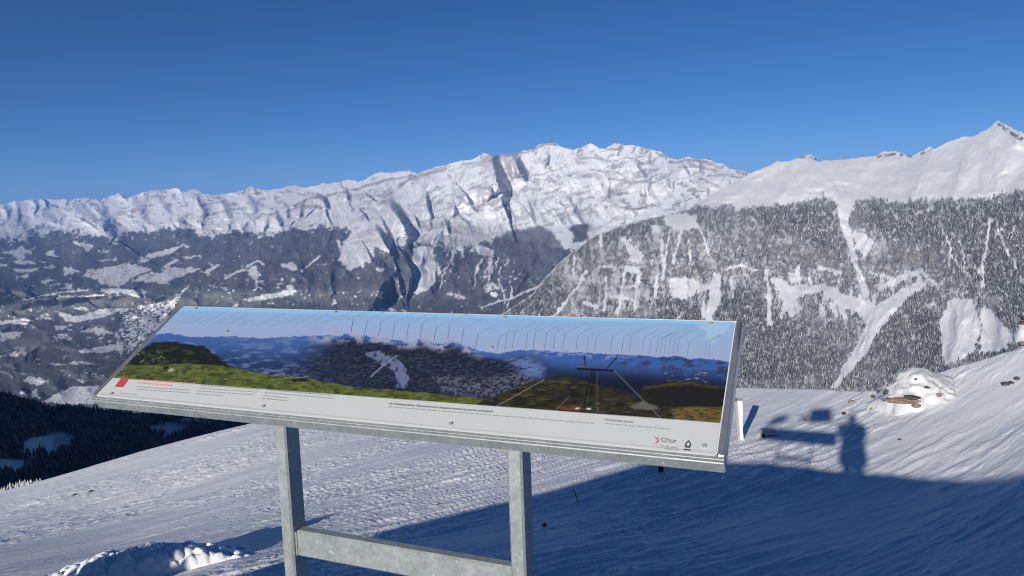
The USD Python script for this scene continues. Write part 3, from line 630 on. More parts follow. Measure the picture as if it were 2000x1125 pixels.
extra = [(0, 0, -5.0), (0, -25, -3), (-25, -10, -6), (25, -10, -3), (30, 5, -4.0), (-30, 5, -10)]
ctrl = np.concatenate([GP, extra])
base_rbf = RBFInterpolator(ctrl[:, :2], ctrl[:, 2], smoothing=0.05, kernel="thin_plate_spline")
Lh = np.array([L[0], L[1]]); Lh /= np.linalg.norm(Lh)         # horizontal heading of the light
Lt = np.array([Lh[1], -Lh[0]])                                 # to its right
tanS = -L[2] / math.hypot(L[0], L[1])
S_C = 1.15                                                     # the brow of the knoll lies this far ahead of the camera
EDGE = [(2150, 915), (2000, 925), (1960, 934), (1900, 939), (1800, 934), (1740, 927), (1640, 919), (1560, 908), (1500, 902), (1430, 903), (1340, 900), (1290, 899), (1200, 922), (1120, 948), (1000, 978), (900, 1000), (800, 1025), (700, 1055), (600, 1088), (480, 1122), (350, 1160)]
EDGE = np.array(EDGE, float)


def base_z(x, y):
    return base_rbf(np.stack([x, y], -1))


def hit(px, py):
    d = ray(px, py)
    t = 5.0
    for _ in range(400):
        q = d * t
        if q[2] < base_z(np.array([q[0]]), np.array([q[1]]))[0]:
            return q
        t *= 1.012
    return q


# snow bank of thrown-up lumps at the lower left corner
bp = hit(150, 1158)
ey = np.array([bp[0], bp[1], 0.0]); ey /= np.linalg.norm(ey)
ex = np.array([ey[1], -ey[0], 0.0])
pxm = np.linalg.norm(bp) / F
Tn, Sn = np.meshgrid(np.linspace(-1.45, 1.45, 300), np.linspace(-1.6, 1.6, 200))
lx, ly = Tn * 235 * pxm, Sn * 0.75
topz = np.interp(Tn, [-1.45, -0.95, -0.80, -0.62, -0.45, -0.1, 0.2, 0.55, 0.85, 1.0, 1.45], [30, 62, 50, 40, 52, 66, 84, 74, 44, 14, -30]) * pxm * 0.62
prof = np.clip(1 - np.abs(Sn) ** 2.2, -0.6, 1)
vor = np.zeros_like(Tn)
seeds = rng.uniform([lx.min(), ly.min()], [lx.max(), ly.max()], (900, 2))
rad = rng.uniform(0.05, 0.14, 900)
order = np.argsort(rad)
for (sx_, sy_), rr in zip(seeds[order], rad[order]):
    i0, i1 = np.searchsorted(ly[:, 0], [sy_ - rr, sy_ + rr])
    j0, j1 = np.searchsorted(lx[0], [sx_ - rr, sx_ + rr])
    d2_ = (lx[i0:i1, j0:j1] - sx_) ** 2 + (ly[i0:i1, j0:j1] - sy_) ** 2
    vor[i0:i1, j0:j1] = np.maximum(vor[i0:i1, j0:j1], np.sqrt(np.maximum(rr * rr - d2_, 0)) * rng.uniform(0.5, 1.0))
Wp = bp + lx[..., None] * ex + ly[..., None] * ey
bz_ = base_z(Wp[..., 0].ravel(), Wp[..., 1].ravel()).reshape(lx.shape)
Wp[..., 2] = bz_ - 0.05 + np.where(prof > 0, topz * np.sqrt(np.maximum(prof, 0)), prof * 0.5) + vor * smooth(-0.2, 0.3, prof) + 0.05 * (n2(lx / 0.07, ly / 0.07, 401, 3) - 0.5)
brow = []
for px, py in EDGE:
    q = hit(px, py)
    s, l = q[:2] @ Lh, q[:2] @ Lt
    brow.append((l, q[2] + (s - S_C) * tanS))
top_i = np.argmax(Wp[..., 2], axis=0)
for j in range(0, Wp.shape[1], 4):  # unseen brow raised and notched here to throw patchy shade on the bank
    q = Wp[top_i[j], j]
    s, l = q[:2] @ Lh, q[:2] @ Lt
    brow.append((l, q[2] + (s - S_C) * tanS + float(np.interp(lx[0, j] / pxm + 150, [-60, 30, 60, 95, 200, 260, 310, 345, 420], [0.3, 0.3, 0.1, -0.12, -0.10, 0.2, 0.25, -0.3, -0.8])) + 0.8 * (float(meshkit.fbm(np.array([l * 1.9, 0.3, 8.1]), 3, 5)) - 0.5)))
brow = np.array(sorted(brow))
bl, bz = brow[:, 0], brow[:, 1]
bl = np.concatenate([[bl[0] - 3.0, bl[0] - 1.2], bl, [bl[-1] + 2, bl[-1] + 12]])
bz = np.concatenate([[bz[0] - 4.0, bz[0] - 1.2], bz, [bz[-1], bz[-1] - 0.2]])


def knoll_z(x, y):
    s, l = x * Lh[0] + y * Lh[1], x * Lt[0] + y * Lt[1]
    top = np.interp(l, bl, bz)
    d = s - S_C
    return np.where(d > 0, top - 0.66 * d, top + np.minimum(0.16 * -d, 0.30) * 1.0)


def drift(x, y):
    """Wind-carved snow: long low ridges that run away to the right, and softer swells."""
    c, s = math.cos(math.radians(33)), math.sin(math.radians(33))
    u, v = x * c + y * s, -x * s + y * c
    u = u + 0.5 * (n2(x / 1.5, y / 1.5, 201, 2) - 0.5)
    v = v + 0.16 * (n2(x / 0.9, y / 0.9, 203, 3) - 0.5)
    patch = smooth(0.36, 0.62, n2(u / 7, v / 3, 205, 3))
    z = 0.12 * (n2(u / 5, v / 1.6, 207, 3) - 0.5)
    r1 = n2(u / 0.95, v / 0.16, 209, 4)
    r2 = n2(u / 0.42, v / 0.075, 211, 3)
    z += patch * (0.040 * smooth(0.45, 0.75, r1) + 0.030 * smooth(0.4, 0.8, r2)) + 0.014 * (r2 - 0.5) + 0.020 * (r1 - 0.5) + 0.020 * smooth(0.56, 0.70, n2(u / 2.6, v / 0.30, 213, 4))
    return z


def ground_z(x, y, detail=True):
    x, y = np.asarray(x, float), np.asarray(y, float)
    r = np.hypot(x, y)
    az = np.degrees(np.arctan2(x, y))
    rc = np.interp(az, crest_az, crest_r) * 0.985
    rr = np.minimum(r, rc)
    k = rr / np.maximum(r, 1e-6)
    z = base_z(x * k, y * k)
    over = np.maximum(r - rc, 0)
    z = z - 0.40 * over * np.clip(0.45 + over / 4, 0, 1) - 0.12 * over * np.clip(over / 14, 0, 1)
    kn = knoll_z(x, y)
    h = 0.25
    a = np.clip(0.5 + 0.5 * (kn - z) / h, 0, 1)
    near = smooth(40, 25, r)
    zz = z * (1 - a) + kn * a + h * a * (1 - a)
    z = zz * near + z * (1 - near)
    if detail:
        z = z + drift(x, y) * (1 - 0.75 * smooth(S_C + 1.0, S_C - 0.5, x * Lh[0] + y * Lh[1])) * smooth(200, 60, r)
    return z


tanx = np.arange(-0.80, 0.80, 0.0015)
az_f = np.arctan(tanx)
az_c = np.radians(np.arange(39.5, 360 - 39, 1.5))
azs = np.concatenate([az_f, az_c])
rs = np.concatenate([np.geomspace(0.25, 7.5, 26)[:-1], np.geomspace(7.5, 62, 470), np.geomspace(65, 420, 22)])
A, Rr = np.meshgrid(azs, rs)
gx, gy = Rr * np.sin(A), Rr * np.cos(A)
gz = np.empty_like(gx)
step = 60
for k in range(0, len(rs), step):
    gz[k:k + step] = ground_z(gx[k:k + step].ravel(), gy[k:k + step].ravel()).reshape(gx[k:k + step].shape)
g = grid("/World/snow_slope", np.stack([gx, gy, gz], -1), snow_mat, wrap=True, flip=True)
tag(g, "wind-carved snow slope in the foreground, half in blue shadow", "snow slope", kind="structure")


def on_ground(px, py):
    d = ray(px, py)
    t = 6.0
    last = t
    while t < 90:
        q = d * t
        if q[2] < ground_z(np.array([q[0]]), np.array([q[1]]))[0]:
            break
        last, t = t, t * 1.004
    lo, hi_ = last, t
    for _ in range(8):
        mid = (lo + hi_) / 2
        q = d * mid
        if q[2] < ground_z(np.array([q[0]]), np.array([q[1]]))[0]:
            hi_ = mid
        else:
            lo = mid
    return d * hi_


# -------- our own mountain: a wooded shoulder below on the left, and the flank to the left that keeps it in shadow
sky_e = line([(-400, 690), (-160, 735), (0, 764), (50, 778), (100, 794), (150, 792), (200, 800), (260, 806), (330, 809), (400, 812), (480, 820), (560, 832), (640, 850), (760, 880), (900, 930)])
xe = np.arange(-400, 900, 7.0)
ye = np.linspace(0, 1, 90)[:, None]
X = np.broadcast_to(xe, (90, len(xe))).copy()
Y = 1040 + (sky_e(xe) - 1040) * ye
De = np.interp(ye[:, 0], [0, 0.3, 0.6, 0.85, 1], [520, 800, 1150, 1500, 1700])[:, None] * (1 + 0.0001 * (X - 200))
De = De * (1 + 0.05 * (n2(X / 120, Y / 60, 221, 3) - 0.5))
PE = ray(X, Y) * De[..., None]
uxe, uye = X + (n2(X / 25, Y / 18, 223, 3) - 0.5) * 40, Y + (n2(X / 25, Y / 18, 224, 3) - 0.5) * 26
clear = np.zeros_like(X)
for pts in ([(35, 878), (60, 855), (110, 850), (145, 852), (140, 872), (100, 886), (50, 888)], [(280, 836), (330, 830), (368, 838), (350, 850), (300, 848)], [(0, 900), (40, 903), (60, 912), (50, 924), (0, 926)], [(340, 818), (390, 815), (420, 824), (360, 830)], [(-300, 860), (-200, 850), (-180, 880), (-280, 890)]):
    clear = np.maximum(clear, area(uxe, uye, pts, 5))
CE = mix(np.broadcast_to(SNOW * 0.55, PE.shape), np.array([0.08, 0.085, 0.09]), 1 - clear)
back = []
hd = ray(xe, np.full_like(xe, 400.0)); hd[:, 2] = 0; hd /= np.linalg.norm(hd, axis=1, keepdims=True)
for k in (60, 200, 500, 900):
    q = PE[-1] + hd * k
    q[:, 2] -= 0.62 * k
    back.append(q)
g = grid("/World/hill", np.concatenate([PE, np.array(back)], 0), mountain_mat, np.concatenate([CE, np.broadcast_to(np.array([0.12, 0.12, 0.125]), (4,) + CE.shape[1:])], 0))
tag(g, "wooded shoulder of the home mountain below on the left, in shadow", "hill", kind="structure")
wt = np.clip(1 - clear * 1.15, 0, 1) * np.abs(np.gradient(Y, axis=0)) * smooth(0.25, 0.45, n2(X / 30, Y / 16, 227, 3) + 0.1)
tp = sample(PE, wt, 26000)
spr = [conifer(1.0, 0.22, 3, 7, 20 + k) for k in range(4)]
scatter("forest_001", tp - [0, 0, 1.5], rng.uniform(6, 12, len(tp)), dark_tree_mat, spr, "dark spruce forest in shadow below the snow slope on the left", "forest")
# flank to the left, outside the picture
xs = np.linspace(-2600, -330, 60)
ts = np.linspace(-1, 1, 41)[:, None]
FX = np.broadcast_to(xs, (41, 60)).copy()
FY = 40 + ts * (420 + 0.15 * (-xs - 330)) + 0.10 * (xs + 330)
ridge_z = np.interp(xs, [-2600, -1600, -900, -500, -330], [330, 300, 210, 60, -60])
FZ = ridge_z - np.abs(ts) ** 1.3 * (430 + 0.1 * (-xs)) + 40 * (n2(FX / 200, FY / 200, 231, 4) - 0.5)
g = grid("/World/mountain_flank", np.stack([FX, FY, FZ], -1), mountain_mat, mix(np.broadcast_to(SNOW * 0.9, FX.shape + (3,)), FOREST, smooth(0.45, 0.55, n2(FX / 90, FY / 90, 233, 4))))
tag(g, "flank of the home mountain off to the left", "mountain", kind="structure")

# ================================================================ THE PANORAMA BOARD
PSI, TILT = math.radians(-23.11), math.radians(32.05)
BW, BH = 2.0, 0.4616
BC = np.array([-0.395, 2.1843, -0.4568])
ba = np.array([math.cos(PSI), math.sin(PSI), 0.0])
b0 = np.array([-math.sin(PSI), math.cos(PSI), 0.0])
bb = math.cos(TILT) * b0 + math.sin(TILT) * np.array([0, 0, 1.0])
bn = np.cross(ba, bb)


def on_board(u, v, h=0.0):
    """Board coordinates: u to the right from the middle, v up from the lower edge, h out of the face, in metres."""
    u, v, h = np.broadcast_arrays(np.asarray(u, float), np.asarray(v, float), np.asarray(h, float))
    return BC + u[..., None] * ba + (v - BH / 2)[..., None] * bb + h[..., None] * bn


def board_uv(px, py):
    d = ray(px, py)
    t = (BC @ bn) / (d @ bn)
    q = d * np.asarray(t)[..., None] - BC
    return q @ ba, q @ bb + BH / 2


def to_board(mesh, h=0.0):
    """A mesh laid out in board coordinates (x = u, y = v, z = h)."""
    v = np.asarray(mesh.vertices)
    return trimesh.Trimesh(on_board(v[:, 0], v[:, 1], v[:, 2] + h), mesh.faces, process=False)


def bevel_box(lo, hi, r=0.003):
    lo, hi = np.asarray(lo, float), np.asarray(hi, float)
    r = min(r, 0.45 * (hi - lo).min())
    pts = []
    for c in np.ndindex(2, 2, 2):
        p = np.where(np.array(c) == 0, lo, hi)
        s = np.where(np.array(c) == 0, 1, -1)
        for k in range(3):
            q = p + s * r
            q[k] = p[k]
            pts.append(q)
    return trimesh.convex.convex_hull(np.array(pts))


sign = Thing("panorama_board", [BC[0], BC[1], -1.9], "slanted galvanised panorama board printed with a long mountain view", "panorama board")
# backing with rounded corners
outline = shapely.box(-BW / 2, 0, BW / 2, BH).buffer(-0.012).buffer(0.012)
panel = trimesh.creation.extrude_polygon(outline, 0.016, engine="earcut")
panel.apply_translation([0, 0, -0.016])
panel_mat = plain("panel_edge", (0.50, 0.52, 0.54), 0.4, var=0.05)
panel_path = sign.part("panel", to_board(panel), panel_mat)


# the printed picture, painted as colours of the print, with some glare painted in
def ink_rgb(c):
    c = np.asarray(c, float) / 255
    return np.where(c <= 0.04045, c / 12.92, ((c + 0.055) / 1.055) ** 2.4) / 1.36


NU, NV = 940, 200
U, V = np.meshgrid(np.linspace(-BW / 2 + 0.003, BW / 2 - 0.003, NU), np.linspace(0.003, BH - 0.003, NV))
GP3 = on_board(U, V, 0.0012)
X, Y = project(GP3)


def paint(dst, color, m):
    return mix(dst, ink_rgb(color), np.clip(m, 0, 1))


def nz(sx, sy, seed, o=3):
    return n2(X / sx, Y / sy, seed, o)


ridge_l = line([(200, 668), (295, 655), (330, 650), (370, 658), (450, 657), (520, 661), (560, 658), (600, 656), (650, 654), (680, 652), (720, 656), (760, 662), (800, 667), (830, 661), (845, 668), (860, 671), (880, 663), (920, 680), (950, 689), (975, 690), (1010, 683), (1060, 685), (1130, 688), (1200, 692), (1250, 694), (1285, 698), (1320, 695), (1345, 701), (1370, 700), (1440, 708)])
R1 = ridge_l(X) + (n2(X / 9, X * 0, 301, 4) - 0.5) * 6
top_y = 599 + (X - 357) * (28 / 1081)
t = np.clip((Y - top_y) / np.maximum(R1 - top_y, 5), 0, 1)
pic = mix(np.broadcast_to(ink_rgb((122, 178, 228)), X.shape + (3,)), ink_rgb((150, 168, 208)), t ** 0.8)
pic = paint(pic, (128, 195, 242), smooth(9, 5, Y - top_y))
below_r = smooth(-0.8, 0.8, Y - R1)
dr = Y - R1
mt = mix(np.broadcast_to(ink_rgb((44, 94, 170)), pic.shape), ink_rgb((18, 48, 98)), smooth(0, 60, dr))
mt = paint(mt, (105, 135, 190), smooth(0.48, 0.70, nz(16, 4, 303, 5)) * 0.6 * (X < 660))
cen = smooth(585, 690, X + dr * 0.8) * smooth(1075, 985, X - dr * 0.9)
mt = paint(mt, (20, 30, 56), cen * smooth(4, 16, dr))
mt = paint(mt, (148, 158, 180), smooth(22, 4, dr) * smooth(0.34, 0.55, nz(13, 6, 305)) * smooth(585, 640, X) * smooth(960, 915, X))
mt = paint(mt, (66, 82, 108), cen * smooth(0.48, 0.70, n2(X / 5.5 + Y / 6, Y / 2.4 - X / 40, 307, 5)) * smooth(8, 20, dr) * (0.10 + 0.75 * nz(60, 25, 308)))
mt = paint(mt, (112, 130, 172), area(X + 16 * (nz(9, 9, 309) - 0.5), Y, [(712, 690), (740, 685), (782, 706), (800, 735), (795, 760), (778, 756), (772, 725), (745, 712)], 2) * 0.7 * smooth(0.30, 0.5, nz(6, 14, 311)))
mt = paint(mt, (130, 132, 170), stroke(X, Y, [(725, 735), (755, 708), (775, 695)], 3, 1.2) * 0.8)
mt = paint(mt, (104, 104, 124), smooth(0.42, 0.66, nz(5, 3, 313)) * area(X, Y, [(845, 735), (960, 740), (1050, 722), (1040, 745), (990, 778), (870, 770)], 8) * 0.85)
mt = paint(mt, (96, 126, 195), area(X + 14 * (nz(14, 6, 315) - 0.5), Y, [(985, 700), (1030, 698), (1062, 716), (1060, 738), (1030, 732), (1010, 716)], 12) * smooth(0.3, 0.5, nz(9, 3, 316, 4)) * 0.8)
rgt = smooth(1010, 1075, X - dr * 0.6)
mt = paint(mt, (34, 86, 168), rgt * smooth(26, 6, dr))
mt = paint(mt, (110, 132, 190), rgt * smooth(16, 3, dr) * smooth(0.50, 0.60, nz(12, 4, 317)) * smooth(1260, 1200, X))
mt = paint(mt, (10, 20, 46), rgt * smooth(18, 58, dr))
mt = paint(mt, (38, 56, 98), area(X, Y, [(1200, 712), (1250, 694), (1320, 696), (1440, 708), (1440, 735), (1300, 722)], 6) * smooth(0.42, 0.58, nz(16, 6, 319)) * 0.9)
mt = paint(mt, (122, 126, 150), smooth(0.62, 0.7, nz(13, 4, 321)) * area(X, Y, [(1290, 722), (1430, 724), (1420, 752), (1310, 745)], 8) * 0.8)
mt = paint(mt, (60, 62, 80), smooth(0.60, 0.68, nz(12, 4, 323)) * area(X, Y, [(470, 700), (620, 700), (700, 745), (560, 738)], 12))
mt = paint(mt, (130, 130, 150), smooth(0.5, 0.58, nz(10, 3, 325)) * area(X, Y, [(485, 722), (560, 728), (640, 742), (560, 742), (500, 736)], 4) * 0.8)
pic = pic * (1 - below_r[..., None]) + mt * below_r[..., None]
xw, yw = X + (nz(16, 8, 327) - 0.5) * 14, Y + (nz(16, 8, 328) - 0.5) * 7
hill_m = area(xw, yw, [(215, 735), (262, 690), (300, 669), (345, 667), (400, 676), (432, 704), (475, 722), (520, 738), (500, 760), (215, 760)], 2.5)
pic = paint(pic, (20, 28, 16), hill_m)
pic = paint(pic, (72, 84, 38), hill_m * smooth(0.48, 0.62, nz(12, 5, 329)) * smooth(430, 360, X) * smooth(668, 690, Y) * 0.45)
pic = paint(pic, (120, 118, 98), hill_m * smooth(0.60, 0.68, nz(5, 3, 331)) * area(X, Y, [(255, 690), (310, 684), (330, 705), (270, 712)], 6))
meadow_y = line([(190, 742), (228, 722), (250, 714), (300, 713), (360, 710), (420, 713), (470, 721), (520, 732), (600, 739), (640, 747), (700, 757), (800, 765), (900, 774), (1000, 782), (1100, 792), (1200, 800), (1300, 806), (1440, 800)])
meadow = smooth(-1.5, 1.5, Y - meadow_y(X) + (nz(14, 6, 333) - 0.5) * 5)
mcol = mix(np.broadcast_to(ink_rgb((86, 100, 28)), pic.shape), ink_rgb((56, 70, 18)), smooth(0.35, 0.68, nz(16, 4, 335, 5)))
mcol = mix(mcol, ink_rgb((118, 122, 42)), smooth(0.48, 0.72, nz(9, 3, 337, 4)) * 0.7)
mcol = mix(mcol, ink_rgb((96, 72, 34)), smooth(0.55, 0.65, nz(16, 3, 339)) * smooth(700, 1000, X) * 0.8)
pic = pic * (1 - meadow[..., None]) + mcol * meadow[..., None]
pic = paint(pic, (22, 26, 18), area(X, Y, [(560, 741), (598, 738), (606, 744), (575, 746)], 2))
pic = paint(pic, (30, 28, 24), area(X, Y, [(318, 716), (330, 714), (330, 721), (320, 722)], 2))
pic = paint(pic, (170, 165, 150), area(X, Y, [(328, 722), (337, 719), (341, 724), (330, 727)], 1.5))
dk = area(xw, yw, [(900, 800), (975, 770), (1040, 746), (1095, 734), (1130, 742), (1200, 760), (1245, 772), (1256, 756), (1300, 750), (1345, 746), (1440, 756), (1440, 830), (1000, 810)], 2.5)
pic = paint(pic, (50, 48, 26), dk)
pic = paint(pic, (24, 23, 20), dk * smooth(0.32, 0.64, nz(22, 6, 341, 5)))
pic = paint(pic, (84, 82, 34), dk * smooth(0.52, 0.72, nz(16, 4, 343, 5)) * 0.7)
pic = paint(pic, (26, 24, 22), area(xw, yw, [(1256, 772), (1270, 757), (1340, 752), (1440, 760), (1440, 792), (1340, 796), (1290, 795)], 5))
pic = paint(pic, (70, 66, 30), stroke(xw, yw, [(1262, 758), (1300, 752), (1345, 748), (1400, 757)], 4, 2) * 0.8)
fg = area(xw, yw, [(1310, 800), (1350, 795), (1440, 796), (1440, 830), (1320, 822)], 4)
pic = paint(pic, (104, 98, 38), fg)
pic = paint(pic, (112, 66, 36), fg * smooth(0.42, 0.70, nz(10, 3, 345, 4)))
pic = paint(pic, (56, 62, 26), fg * smooth(0.56, 0.64, nz(10, 3, 347)))
pic = paint(pic, (118, 116, 104), area(xw, yw, [(1230, 795), (1255, 785), (1290, 798), (1240, 800)], 3) * 0.6)
pic = paint(pic, (98, 60, 34), smooth(0.5, 0.6, nz(15, 3, 349)) * area(X, Y, [(1050, 790), (1180, 795), (1180, 806), (1050, 800)], 4))
for pts, wd, col, al in [([(1157, 722), (1139, 797)], 2.6, (12, 12, 18), 1), ([(1163, 722), (1150, 797)], 2.6, (12, 12, 18), 1), ([(1128, 720), (1199, 724)], 4, (14, 14, 22), 1), ([(1141, 694), (1144, 718)], 2.4, (14, 14, 22), 1), ([(1205, 698), (1186, 719)], 2.4, (14, 14, 22), 1),
                          ([(1148, 745), (1158, 760), (1143, 775)], 1.6, (14, 14, 20), 0.8), ([(1200, 724), (1290, 816)], 1.8, (110, 112, 118), 0.7), ([(1166, 726), (1167, 806)], 1.2, (120, 122, 125), 0.4), ([(1062, 742), (965, 796)], 1.6, (135, 132, 118), 0.7), ([(1112, 774), (1085, 801)], 1.4, (120, 118, 105), 0.6), ([(1128, 716), (1148, 716)], 2, (90, 95, 115), 0.9)]:
    pic = paint(pic, col, stroke(X, Y, pts, wd, 0.8) * al)
pic = paint(pic, (215, 215, 210), area(X, Y, [(1124, 797), (1131, 796), (1131, 799), (1124, 799)], 1) + area(X, Y, [(1146, 797), (1154, 797), (1154, 800), (1146, 800)], 1))
pic = paint(pic, (170, 205, 225), area(X + 20 * (nz(14, 10, 351) - 0.5), Y, [(1355, 632), (1425, 634), (1420, 652), (1400, 655), (1392, 672), (1376, 662), (1380, 645)], 6) * 0.55)  # pale glare of the sky painted into the print's upper right
strip_y = line([(186, 736), (228, 738.5), (1405, 826), (1440, 829)])
strip = smooth(-0.7, 0.7, Y - strip_y(X))
pic = paint(pic, (204, 207, 208), strip)
low_y = 776 + (X - 186) * (113 / 1214)
pic = paint(pic, (165, 168, 174), smooth(1.2, 0.4, np.abs(Y - (low_y - 8 + (X - 186) * 0.003))) * 0.7)
pic = pic * (0.97 + 0.06 * nz(60, 40, 353))[..., None]
pic = pic * 0.84 + 0.16 * pic.mean(-1, keepdims=True) + 0.006  # muted inks and lifted blacks: a veil of gloss haze in the colour
path = sign.path + "/panorama_print"
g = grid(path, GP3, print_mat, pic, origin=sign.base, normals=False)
tag(g, "printed summer panorama with blue ridges, green meadow and a pale text strip")


def flat(poly, h=0.0016, depth=0.0005):
    mm = [trimesh.creation.extrude_polygon(p, depth, engine="earcut") for p in getattr(poly, "geoms", [poly])]
    return to_board(trimesh.util.concatenate(mm), h)


def px_poly(pts):
    pts = np.asarray(pts, float)
    return Polygon(np.stack(board_uv(pts[:, 0], pts[:, 1]), -1))


def words(px0, py0, px1, py1, h, seed, short=False):
    """A row of unreadably small print: dashes of word length along a line between two points of the photograph."""
    q = np.random.default_rng(seed)
    a, b = np.array(board_uv(px0, py0)), np.array(board_uv(px1, py1))
    n = np.linalg.norm(b - a)
    d = (b - a) / n
    e = np.array([-d[1], d[0]])
    out, s = [], 0.0
    while s < n - 0.003:
        w_ = min(q.uniform(0.006, 0.020), n - s)
        p = a + d * s
        out.append(Polygon([p, p + d * w_, p + d * w_ + e * h, p + e * h]))
        s += w_ + 0.0035
    return out


def gather(lists):
    return shapely.geometry.MultiPolygon([p for l in lists for p in l])


def text_on(text, px0, py0, px1, py1, h, bold=False):
    tm = meshkit.text_mesh(text, h, 0.0005, bold)
    a, b = np.array(board_uv(px0, py0)), np.array(board_uv(px1, py1))
    v = np.array(tm.vertices)
    k = np.linalg.norm(b - a) / np.ptp(v[:, 0])
    d = (b - a) / np.linalg.norm(b - a)
    e = np.array([-d[1], d[0]])
    x, y = (v[:, 0] - v[:, 0].min()) * k, v[:, 1]
    uv = a + x[:, None] * d + y[:, None] * e
    return to_board(trimesh.Trimesh(np.c_[uv, v[:, 2]], tm.faces, process=False), 0.0016)


sign.part("lettering", text_on("Die Erstellung dieser Tafel wurde durch folgende Partner/Sponsoren ermöglicht", 760, 790.5, 962, 806.5, 0.0062), ink, label="dark line of lettering in the middle of the strip")
sign.part("lettering", text_on("Produziert durch:", 1182, 822, 1238, 827.5, 0.0062), ink, label="short dark heading near the right end")
sign.part("lettering", text_on("Chur", 1291, 863.5, 1321, 866.5, 0.0125), ink, label="place name in dark lettering at the lower right")
sign.part("small_print", kind="stuff", mesh=flat(gather([words(758, 796, 1160, 829, 0.0030, 1), words(1182, 829, 1308, 840, 0.0030, 2), words(1290, 873, 1322, 877, 0.0035, 3), words(1298, 878, 1324, 881, 0.0030, 4)]), h=0.0016), mat=ink_grey)
sign.part("small_print", kind="stuff", mesh=flat(gather([words(268, 757 + k * 5, 372 + (-60 if k == 2 else 0), 764 + k * 5, 0.0035, 10 + k) for k in range(2)] + [words(392 - k * 3, 754 + k * 5.5, 505 - k * 4 - (60 if k == 3 else 0), 762 + k * 5.5 - (4 if k == 3 else 0), 0.0035, 20 + k) for k in range(4)]
                                     + [words(520 - k * 3, 763 + k * 5.5, 650 - (90 if k > 1 else 0), 774 + k * 5.5 - (6 if k > 1 else 0), 0.0035, 30 + k) for k in range(4)] + [words(231, 769, 270, 773, 0.003, 40)])), mat=ink_grey)
sign.part("small_print", kind="stuff", mesh=flat(gather([words(273, 744, 382, 752, 0.0055, 50), words(267, 749.5, 336, 755, 0.0055, 51)])), mat=ink_pale_red, label="pale red title lines at the left")
sign.part("emblem", flat(px_poly([(238, 738.5), (253, 739.5), (241, 757), (224.5, 756)])), ink_red, label="red square emblem at the left end of the strip")
sign.part("emblem", flat(px_poly([(1281, 864), (1285.5, 860.5), (1287.5, 857), (1288.2, 860), (1285.5, 864.5), (1281, 866)])), ink_red, label="red swoosh beside the place name")
sign.part("emblem", flat(px_poly([(1276.5, 852.5), (1282.5, 857.5), (1288, 853), (1282.5, 859.5)])), ink)
sign.part("small_print", kind="stuff", mesh=flat(gather([words(1277, 868.5, 1287, 869.3, 0.0035, 60)])), mat=ink_pale_red)
cu, cv = board_uv(1343.5, 871.5)
drop = Polygon([(0.0, 0.017), (0.0055, 0.009), (0.0075, 0.001), (0.005, -0.006), (-0.005, -0.006), (-0.0075, 0.001), (-0.0055, 0.009)])
drop = drop.difference(shapely.affinity.scale(drop, 0.5, 0.5)).union(shapely.box(-0.008, -0.014, 0.008, -0.010))
sign.part("emblem", flat(shapely.affinity.translate(drop, float(cu), float(cv))), ink, label="small dark drop-shaped emblem at the right end")
# name labels on the printed sky: a slanting line of print and a thin pointer to the ridge
q = np.random.default_rng(5)
rows, pointers = [], []
xs_l = np.concatenate([np.arange(352, 690, 12.5), np.arange(690, 960, 27), [975, 990, 1005, 1031, 1046, 1068, 1085, 1103, 1129, 1150, 1165, 1196, 1218, 1233, 1258, 1272, 1285, 1293, 1301, 1309, 1318, 1326, 1346, 1380, 1387]])
for k, x in enumerate(xs_l):
    rd = float(ridge_l(x))
    y = rd - (24 if x < 690 else 30 if x < 960 else 34) + q.uniform(-3, 3)
    n = q.uniform(20, 46)
    rows.append(words(x, y, x + n, y - n * 0.52, 0.0022 if x < 690 else 0.0030, 100 + k))
    if x > 680:
        a_, b_ = np.array(board_uv(x, y)), np.array(board_uv(x - 4.5, rd - 2))
        d_ = (b_ - a_) / np.linalg.norm(b_ - a_)
        e_ = np.array([-d_[1], d_[0]]) * 0.0004
        pointers.append([Polygon([a_ - e_, b_ - e_, b_ + e_, a_ + e_])])
label_ink = plain("label_ink", (0.20, 0.27, 0.38), 0.5, var=0.05)
sign.part("peak_names", flat(gather(rows)), label_ink, kind="stuff")
sign.part("pointer_lines", flat(gather(pointers), h=0.0023), label_ink, kind="stuff")
# frame
rail_mat = plain("smooth_rail_steel", (0.36, 0.39, 0.42), 0.3, 0.7, var=0.12, scale=25)
RD = 0.042
sign.part("front_rail", to_board(bevel_box([-BW / 2 - 0.004, -0.010, -RD - 0.004], [BW / 2 + 0.017, -0.0005, -0.010])), galv)
sign.part("lower_lip", to_board(bevel_box([-BW / 2 - 0.004, -0.010, -0.0095], [BW / 2 + 0.017, -0.0008, 0.0016], 0.001)), galv)
sign.part("back_rail", to_board(bevel_box([-BW / 2 - 0.004, BH + 0.0005, -RD], [BW / 2 + 0.004, BH + 0.008, -0.002])), galv)
sign.part("side_rail", to_board(bevel_box([BW / 2 + 0.0005, 0.0, -RD - 0.003], [BW / 2 + 0.017, BH + 0.0003, 0.003])), rail_mat)
sign.part("side_rail", to_board(bevel_box([-BW / 2 - 0.017, -0.0005, -RD], [-BW / 2 - 0.0005, BH + 0.0003, 0.003])), rail_mat)
for u in (-0.62, 0.0, 0.62):
    sign.part("cross_brace", to_board(bevel_box([u - 0.02, 0.0, -RD], [u + 0.02, BH, -0.0165])), galv)
